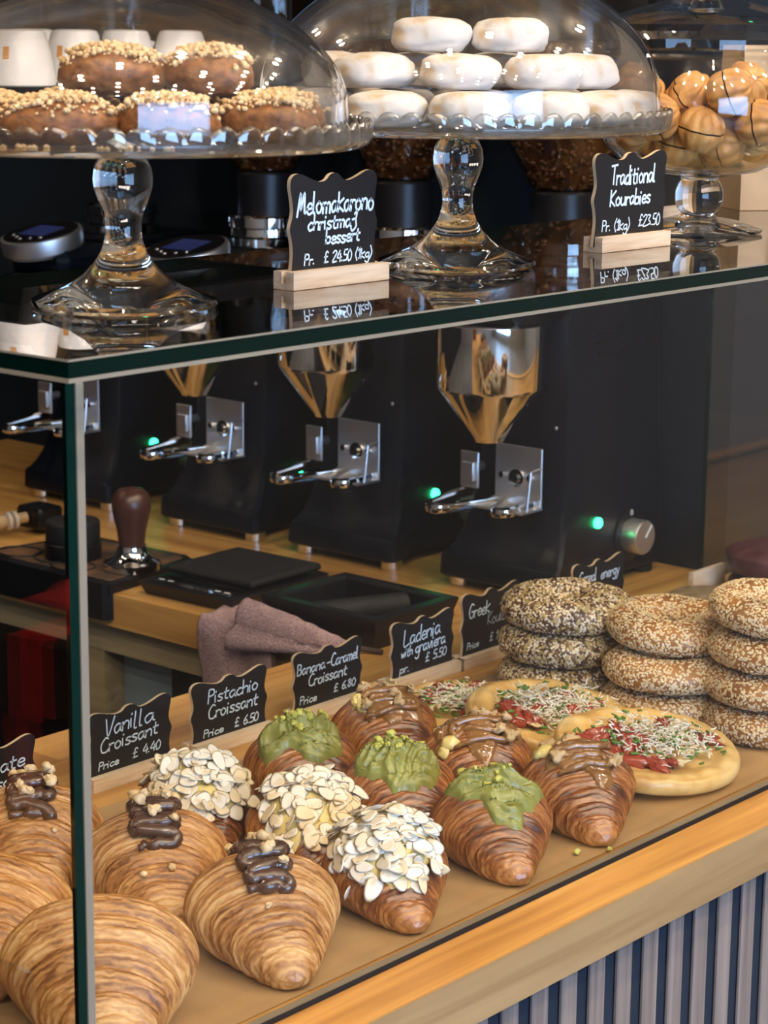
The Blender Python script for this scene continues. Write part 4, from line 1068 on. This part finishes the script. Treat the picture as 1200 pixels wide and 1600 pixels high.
# dark buns at the far right
def bun(name, loc, r, h, mat, label, seed, sc=1.0):
    m = MB()
    def fn(u, v):
        a, p = u * 2 * PI, lerp(-PI / 2, PI / 2, v)
        e = .62
        cp, sp = abs(cos(p)) ** e, (1 if sin(p) >= 0 else -1) * abs(sin(p)) ** e
        k = 1 + .06 * N((cos(a) * 2, sin(a) * 2, sp + seed))
        return (r * k * cp * cos(a), r * k * cp * sin(a), h / 2 + h / 2 * sp * (1 + .08 * N((cos(a) * cp * 3, sin(a) * cp * 3, seed))))
    m.grid(48, 24, fn, wrapu=True)
    o = m.build(name, M_[mat], None, auto=None, loc=loc)
    return tag(o, label, 'bun')
bun('beetroot_bun', (1.330, 0.322, 0.0340), 0.060, 0.036, 'beet', 'dark red beetroot bun lying on top at the far right', 51)
bun('beetroot_bun', (1.335, 0.326, 0.0015), 0.056, 0.034, 'beet', 'dark red beetroot bun underneath the top one at the far right', 52)
bun('rye_bun', (1.205, 0.335, 0.0015), 0.050, 0.034, 'rye', 'grey brown rye bun behind the tall sesame stack', 53)
o = MB().box(1.262, 0.392, 0.0004, 1.330, 0.398, 0.036).build('blank_wooden_tag', M_['block'], None, smooth=False, auto=None)
tag(o, 'small pale wooden tag standing behind the dark red buns', 'sign')
# ------------------------------------------------------------------ cake stands and domes on the glass top
RP = 0.1530
PZ_ = 0.1046        # plate surface above the glass top
def cake_stand(loc, label):
    t = thing('glass_cake_stand', label, 'cake stand', loc, 0, 'footed glass cake stands')
    MB().lathe([(0.001, 0.0004), (0.050, 0.0004), (0.0575, 0.0012), (0.0592, 0.0032), (0.0580, 0.0058), (0.050, 0.0085), (0.036, 0.0135), (0.026, 0.0200), (0.0190, 0.0275), (0.0145, 0.0345), (0.0122, 0.0410), (0.0112, 0.0470), (0.0114, 0.0530), (0.0130, 0.0600), (0.0160, 0.0670), (0.0183, 0.0745), (0.0188, 0.0800), (0.0180, 0.0870), (0.0155, 0.0925), (0.0136, 0.0955), (0.0138, 0.0985), (0.0160, 0.0998), (0.001, 0.0998)], 64).build('stem', M_['crystal'], t)
    MB().lathe([(0.001, 0.1000), (0.120, 0.1000), (0.1475, 0.1006), (0.1490, 0.1030), (0.1480, PZ_), (0.001, PZ_)], 96, cap=False).build('plate', M_['crystalp'], t, auto=0.5)
    n = 60
    def rim(u, v):
        a = u * 2 * PI; s_ = abs(sin(a * n / 2))
        prof = [(0.1492, 0.1012), (0.1530, 0.1030), (0.1542, 0.1090), (0.1546, 0.1145), (0.1542, 0.1175), (0.1522, 0.1170), (0.1512, 0.1120), (0.1500, 0.1060), (0.1492, 0.1012)]
        i = v * 8; k = min(7, int(i)); q = i - k
        r, z = lerp(prof[k][0], prof[k + 1][0], q), lerp(prof[k][1], prof[k + 1][1], q)
        w = smooth01((z - .1035) / .01)
        z += (-0.0042 + 0.0050 * s_ ** .7) * w
        r += 0.0016 * (s_ ** .8) * smooth01((z - .102) / .004) * (1 if v < .5 else .2)
        return (r * cos(a), r * sin(a), z)
    MB().grid(n * 8, 17, rim, wrapu=True).build('scalloped_rim', M_['rimglass'], t, auto=None)
    return t
def dome(loc, R, h, label):
    t = thing('glass_dome', label, 'glass dome', loc, 0, 'clear glass domes')
    v0, n_ = 0.020, 1.9
    pr = [(R * (1 - .012 * i / 6), v0 * i / 6) for i in range(6)] + [(R * .988 * max(0.0, cos(i / 40 * PI / 2)) ** (2 / n_), v0 + (h - v0) * sin(i / 40 * PI / 2) ** (2 / n_)) for i in range(41)]
    pr = [(R + .0005, -0.0005 + 0.0005), (R + .0012, .0015), (R + .0006, .003)] + [(max(r, .0012), z + .003) for r, z in pr[1:]]
    MB().lathe(pr, 128, cap=False).build('dome_shell', M_['domeglass'], t, auto=None)
    inn = [(max(r - .0025, .001), z + (0 if i < 2 else -.0022 * min(1, z / .03))) for i, (r, z) in enumerate(pr)]
    MB().lathe(inn, 128, cap=False).build('dome_inner_face', M_['domeglass'], t, auto=None)
    MB().lathe([(0.012, h + .002), (0.008, h + .008), (0.0075, h + .014), (0.014, h + .022), (0.018, h + .033), (0.014, h + .043), (0.001, h + .046)], 40).build('knob', M_['crystal'], t)
    return t
S1, S2 = Vector((0.137, 0.107, ZT)), Vector((0.4766, 0.112, ZT))
cake_stand(S1, 'footed glass cake stand at the left, holding nut topped buns')
cake_stand(S2, 'footed glass cake stand in the middle, holding white sugared cookies')
dome(S1 + Vector((0, 0, PZ_ + .0004)), 0.1415, 0.0960, 'glass dome covering the nut topped buns at the left')
dome(S2 + Vector((0, 0, PZ_ + .0004)), 0.1478, 0.1170, 'glass dome covering the white sugared cookies')

# frame of reference of a stand seen from the customer's side: right, back
VR, VB = Vector((0.6508, -0.7592, 0)), Vector((0.7592, 0.6508, 0))
def lumpy(name, mat, l, w, h, seed, e=0.75, amp=.06):
    m = MB()
    def fn(u, v):
        a, p = u * 2 * PI, lerp(-PI / 2, PI / 2, v)
        ce = abs(cos(p)) ** e
        d = Vector((cos(a) * ce, sin(a) * ce, (1 if p > 0 else -1) * abs(sin(p)) ** e))
        k = 1 + amp * 1.5 * N(d * 1.3 + Vector((seed, 0, 0))) + amp * .5 * N(d * 4 + Vector((0, seed, 0)))
        return (l / 2 * d.x * k, w / 2 * d.y * k, max(h / 2 * d.z * k, -h * .44) + h * .44)
    m.grid(48, 28, fn, wrapu=True)
    return m
def melomakarono(loc, yaw, label, seed, l=0.064, w=0.047, h=0.0285, tilt=0.0):
    t = thing('melomakarono_cookie', label, 'cookie', loc, 0, 'nut topped honey cookies under the left dome', rot=(tilt, 0, yaw))
    o = lumpy('cookie', 'melo', l, w, h, seed, .85).build('cookie', M_['melo'], t, auto=None)
    sf = Surf(o.data); R = random.Random(seed); c = MB()
    ph = [(r, z) for r, z in ((0.02, -1), (.8, -.55), (1, .1), (.6, .8), (.02, 1))]
    for k in range(620):
        x, y = R.gauss(0, l * .21), R.gauss(0, w * .22)
        hh = sf.hit(x, y)
        if hh is None or hh[1].z < .45: continue
        s_ = R.choice([.0008, .0010, .0013, .0017, .0023])
        Mx = Matrix.Translation(hh[0] + hh[1] * s_ * R.uniform(.3, 1.6)) @ Matrix.Rotation(R.uniform(0, 6), 4, 'Z') @ Matrix.Rotation(R.uniform(0, 6), 4, 'X') @ Matrix.Diagonal((s_ * R.uniform(.7, 1.2), s_ * R.uniform(.7, 1.2), s_ * .8, 1))
        c.lathe(ph, 6, M=Mx)
    oo = c.build('nut_crumbs', M_['crumb'], t, smooth=False, auto=None, fix=False); oo['kind'] = 'stuff'
    return t
def on1(u, b, z): return S1 + VR * u + VB * b + Vector((0, 0, PZ_ + z))
ML = [(-.072, -.070, 0, .1, 'nut topped cookie at the front left of the plate, cut by the frame', .070), (-.026, -.088, 0, .2, 'nut topped cookie at the front of the plate, left of its middle', .070), (.036, -.082, 0, -.2, 'nut topped cookie at the front of the plate, below the two stacked ones', .062), (.093, -.052, 0, -.1, 'nut topped cookie at the front right, nearest the dome edge', .060),
      (.000, -.036, .0275, .25, 'nut topped cookie stacked above the front row, left of its neighbour', .066), (.056, -.030, .0275, -.35, 'nut topped cookie stacked above the front row at the right', .058),
      (-.088, -.020, 0, .5, 'nut topped cookie behind the front left one', .064), (-.030, -.018, 0, .4, 'nut topped cookie underneath the left stacked one', .064), (.035, -.010, 0, .0, 'nut topped cookie underneath the right stacked one', .064), (.098, .014, 0, .7, 'nut topped cookie behind the front right one', .060)]
for i, (u, b, z, yw, lb, l) in enumerate(ML):
    melomakarono(on1(u, b, z + .0004), math.atan2(VR.y, VR.x) + yw, lb, 60 + i, l=l)
cr = MB()
R = random.Random(5)
for k in range(46):
    u, b = R.uniform(-.1, .09), R.uniform(-.136, -.118)
    p = on1(u, b, .0008); s_ = R.choice([.0012, .0018, .0024])
    if (p - S1).xy.length < .139: cr.lathe([(0.02, -1), (.8, -.5), (1, .2), (.02, 1)], 6, M=Matrix.Translation(p) @ Matrix.Diagonal((s_, s_, s_ * .8, 1)))
tag(cr.build('fallen_crumbs', M_['crumb'], None, smooth=False, auto=None, fix=False), 'pale nut crumbs fallen on the left glass plate', 'crumbs', None, 'stuff')

# sugared kourabiedes
KM = []
for k in range(4):
    m = lumpy('k', 'meringue', 0.056, 0.042, 0.0262, 80 + k, .66, .08)
    KM.append(m.mesh('kourabies_cookie', M_['meringue'])); fixn(KM[-1])
def on2(u, b, z): return S2 + VR * u + VB * b + Vector((0, 0, PZ_ + z))
KO = [(-.054, -.080, 0, .1, 'first sugared cookie from the left in the front bottom row'), (.004, -.092, 0, .0, 'second sugared cookie from the left in the front bottom row'), (.062, -.080, 0, -.1, 'third sugared cookie in the front bottom row, lit bluish'), (.101, -.042, 0, .8, 'fourth sugared cookie in the bottom row, near the dome edge at right'), (.124, -.004, 0, 1.2, 'rightmost sugared cookie of the bottom row, touching the dome'),
      (-.098, -.042, 0, .9, 'sugared cookie at the left of the bottom row, seen past the left dome'), (-.122, .004, 0, 1.4, 'leftmost sugared cookie, seen through the left dome'),
      (-.062, -.046, .0255, .1, 'left sugared cookie of the second layer'), (-.002, -.060, .0255, .05, 'middle sugared cookie at the front of the second layer'), (.058, -.050, .0255, -.1, 'sugared cookie right of the middle in the second layer'), (.090, -.012, .0255, .7, 'rightmost sugared cookie of the second layer'), (-.092, .000, .0255, 1.0, 'sugared cookie of the second layer leaning by the left dome'),
      (-.022, -.028, .0508, .0, 'left of the two sugared cookies on the very top'), (.036, -.022, .0508, .1, 'right of the two sugared cookies on the very top'),
      (-.042, -.026, 0, .5, 'sugared cookie inside the pile, under the left of the second layer'), (.015, -.040, 0, .2, 'sugared cookie inside the pile, between the front bottom ones'), (.055, -.028, 0, .4, 'sugared cookie inside the pile, behind the bluish lit one'), (-.032, .002, .0255, .3, 'sugared cookie behind the left top one in the second layer'), (.030, .004, .0255, .2, 'sugared cookie behind the right top one in the second layer'),
      (-.070, .03, 0, 1.0, 'sugared cookie at the back left of the bottom layer'), (.0, .02, 0, .2, 'sugared cookie at the back middle of the bottom layer'), (.07, .03, 0, -.6, 'sugared cookie at the back right of the bottom layer')]
for i, (u, b, z, yw, lb) in enumerate(KO):
    o = link('kourabies_cookie', KM[i % 4], None, on2(u, b, z + .0014), (R.uniform(-.03, .03), R.uniform(-.03, .03), math.atan2(VR.y, VR.x) + yw))
    tag(o, lb, 'cookie', 'white sugared cookies under the middle dome')

# ------------------------------------------------------------------ footed jar of walnut shaped cookies
JC = Vector((0.858, 0.146, ZT))
jar = thing('footed_glass_jar', 'footed glass jar with domed lid, full of walnut shaped cookies', 'jar', JC)
MB().lathe([(0.001, 0.0004), (0.050, 0.0004), (0.0562, 0.0015), (0.0570, 0.0038), (0.048, 0.0070), (0.030, 0.0115), (0.0160, 0.0150), (0.0150, 0.0170), (0.0190, 0.0215), (0.0213, 0.0290), (0.0210, 0.0370), (0.0180, 0.0440), (0.0160, 0.0460), (0.0175, 0.0480), (0.0250, 0.0490), (0.001, 0.0492)], 56).build('foot', M_['crystal'], jar)
bp = [(0.001, 0.0500), (0.030, 0.0502), (0.052, 0.0540), (0.072, 0.0640), (0.086, 0.0780), (0.0935, 0.0950), (0.0955, 0.1120), (0.0930, 0.1300), (0.0870, 0.1450), (0.0855, 0.1490), (0.0880, 0.1520)]
MB().lathe(bp, 96, cap=False).build('bowl', M_['domeglass'], jar)
MB().lathe([(max(.001, r - .003), z + (.003 if r < .05 else .001)) for r, z in bp], 96, cap=False).build('bowl_inner_face', M_['domeglass'], jar)
lp = [(0.0885, 0.1525), (0.0890, 0.1560), (0.0850, 0.1580), (0.0845, 0.1660), (0.0870, 0.1690), (0.0900, 0.1730), (0.0890, 0.1790), (0.078, 0.1860), (0.056, 0.1935), (0.036, 0.1985), (0.022, 0.2050), (0.016, 0.2130)]
ld = MB().lathe(lp, 96, cap=False).build('lid', M_['domeglass'], jar)
MB().lathe([(0.0165, 0.2130), (0.012, 0.2190), (0.016, 0.2270), (0.020, 0.2370), (0.016, 0.2470), (0.001, 0.2500)], 40).build('lid_knob', M_['crystal'], ld)
def walnut_mesh(seed):
    m = MB()
    def half(sg):
        def fn(u, v):
            a, p = u * 2 * PI, v * PI / 2
            rg = 1 + .12 * (abs(cos(a * 4.5 + .5 * N((p * 2, a, seed)))) ** .7 - .6) * cos(p) ** .4 + .06 * N((cos(a) * 3, sin(a) * 3, p * 2 + seed))
            r = .0185 * rg
            x, y, z = r * 1.1 * cos(a) * cos(p) ** .85, r * cos(a - PI / 2) * cos(p) ** .85, r * .98 * sin(p)
            return (x, y, sg * (z + .0007))
        m.grid(60, 14, fn, wrapu=True)
    half(1); half(-1)
    m.lathe([(.0176, -.0011), (.0176, .0011)], 40, 1)
    me = m.mesh('walnut_cookie', [M_['walnutcookie'], M_['filling']]); fixn(me); return me
WM = [walnut_mesh(k) for k in range(3)]
WK = ['walnut shaped cookie beside the Traditional Kourabies sign top',
      'walnut shaped cookie at the left edge of the jar',
      'walnut shaped cookie at the front with its seam level',
      'walnut shaped cookie at the front right with its seam upright',
      'walnut shaped cookie above the seam level one',
      'big walnut shaped cookie on top of the pile at right',
      'darker walnut shaped cookie in the middle of the jar',
      'walnut shaped cookie behind the middle dome edge',
      'walnut shaped cookie low at the bottom of the jar, left part',
      'walnut shaped cookie low at the bottom of the jar, right part',
      'walnut shaped cookie at the right cut by the frame',
      'walnut shaped cookie between the left edge and the dark one',
      'walnut shaped cookie at the very bottom above the foot',
      'walnut shaped cookie low right, cut by the frame',
      'walnut shaped cookie inside the pile, behind the front ones',
      'walnut shaped cookie inside the pile at the middle',
      'walnut shaped cookie at the back of the pile',
      'walnut shaped cookie at the back, under the lid',
      'walnut shaped cookie low left, behind the sign']
WP = [(0.7885, 0.1460, 0.5614), (0.8084, 0.1807, 0.5509), (0.8059, 0.1132, 0.5517), (0.8433, 0.0808, 0.5572), (0.8216, 0.1347, 0.5794), (0.8589, 0.1030, 0.5881), (0.8173, 0.0934, 0.5826), (0.8320, 0.1926, 0.5787), (0.8212, 0.1466, 0.5387), (0.8419, 0.1142, 0.5383), (0.8858, 0.0795, 0.5719), (0.7974, 0.1733, 0.5869), (0.8600, 0.1477, 0.5333), (0.8784, 0.1033, 0.5427), (0.8493, 0.1595, 0.5698), (0.8782, 0.1348, 0.5648), (0.9152, 0.1253, 0.5609), (0.8869, 0.1701, 0.5771), (0.8449, 0.1825, 0.5393)]
for i, (lb, p) in enumerate(zip(WK, WP)):
    q = Vector(p) - JC
    z = q.z
    o = link('walnut_cookie', WM[i % 3], None, JC + Vector((q.x, q.y, z)), [(1.2, .4, .3), (.5, .9, 2), (.1, -.2, 1.1), (1.4, .6, .2), (.8, -.5, .4), (1.1, .8, -1)][i % 6])
    tag(o, lb, 'cookie', 'walnut shaped cookies in the jar')

# ------------------------------------------------------------------ paper bag behind the jar
pb_ = thing('kraft_paper_bag', 'brown kraft paper bag with white string handles behind the jar', 'paper bag', (1.155, 0.235, ZT), -0.60)
b = MB()
b.loft([[(x * (1 + .02 * (z > .03)), y, z) for x, y in ((-.06, -.028), (.0, -.030), (.06, -.028), (.06, 0), (.06, .028), (-.06, .028), (-.06, 0))] for z in (.0005, .03)] +
       [[(-.062, -.030, .10), (0, -.033, .10), (.062, -.030, .10), (.056, 0, .10), (.062, .030, .10), (-.062, .030, .10), (-.056, 0, .10)], [(-.061, -.026, .16), (0, -.028, .16), (.061, -.026, .16), (.052, 0, .16), (.061, .026, .16), (-.061, .026, .16), (-.052, 0, .16)]])
b.build('bag_body', M_['kraft'], pb_, smooth=False, auto=None)
for x0, x1 in ((-.030, -.012), (.006, .030)):
    MB().tube(catmull([(x0, -.0335, .155), (x0 + .001, -.0345, .06), (x0 + .006, -.034, .006), ], 8) , .0014, 8).build('string_handle', M_['cord'], pb_)
    MB().tube(catmull([(x1, -.0335, .155), (x1 + .001, -.0345, .07), (x1 - .004, -.0342, .024)], 8), .0014, 8).build('string_handle', M_['cord'], pb_)

# ------------------------------------------------------------------ acrylic holder outside the case at the left
ah = thing('acrylic_holder', 'clear acrylic box on a black stand outside the case, bottom left corner', 'holder', (-0.115, 0.070, 0.0))
b = MB().loft([rr4(-0.16, -0.12, 0.050, 0.075, .0006), rr4(-0.16, -0.12, 0.050, 0.075, .064), rr4(-0.156, -0.116, 0.046, 0.071, .069)])
b.build('black_stand', M_['blackp'], ah, smooth=False, auto=None)
b = MB()
b.box(-0.15, 0.050, .0692, 0.040, 0.053, .125).box(0.0370, -0.11, .0692, 0.040, 0.0498, .125)
b.build('acrylic_box', M_['acrylic'], ah, smooth=False, auto=None)

# ------------------------------------------------------------------ shelf high on the back wall, with boxes
ws = thing('wall_shelf', 'dark wall shelf high behind the domes', 'shelf', (WX - 0.003, 1.55, 0.725))
MB().box(-0.16, -0.75, 0, 0.0, 0.9, 0.020).build('shelf_board', plain('dark_shelf', (0.020, 0.013, 0.009), 0.5), ws, smooth=False, auto=None)
for y in (-0.6, 0.1, 0.75): MB().box(-0.14, y, -0.06, 0.0, y + 0.02, -0.0002).build('bracket', M_['blackp'], ws, smooth=False, auto=None)
tag(MB().box(-0.06, -0.10, 0, 0.06, 0.12, 0.12, b=0.003).build('storage_box', M_['blue'], None, loc=(WX - 0.085, 1.25, 0.7453)), 'dark blue storage box on the wall shelf between the domes', 'box')

# ------------------------------------------------------------------ gift boxes on the counter left of the case (mirrored in its side pane)
M_['brownbox'] = plain('brown_card', (0.05, 0.03, 0.02), 0.4)
for i, (x, y, z, rz, lb) in enumerate([(-0.46, 0.45, 0.0006, 0.10, 'brown gift box with red ribbon, the lower of two left of the case'), (-0.455, 0.46, 0.0716, -0.15, 'brown gift box with red ribbon bow, on top of the other left of the case')]):
    t = thing('gift_box', lb, 'gift box', (x, y, z), rz, 'gift boxes left of the glass case')
    MB().box(-0.11, -0.085, 0, 0.11, 0.085, 0.068, b=0.003).build('box', M_['brownbox'], t, smooth=False, auto=None)
    rb_ = MB()
    rb_.box(-0.018, -0.0865, -0.0, 0.018, 0.0865, 0.0700).box(-0.1115, -0.018, 0.0, 0.1115, 0.018, 0.0702)
    rb_.build('ribbon', M_['red'], t, smooth=False, auto=None)
    if i:
        bw_ = MB()
        for s_ in (-1, 1): bw_.tube(catmull([(0, 0, .072), (s_ * .03, .012, .098), (s_ * .065, .004, .092), (s_ * .05, -.012, .078), (0, 0, .074)], 6), 0.012, 8, flat=.25)
        bw_.build('bow', M_['red'], t)
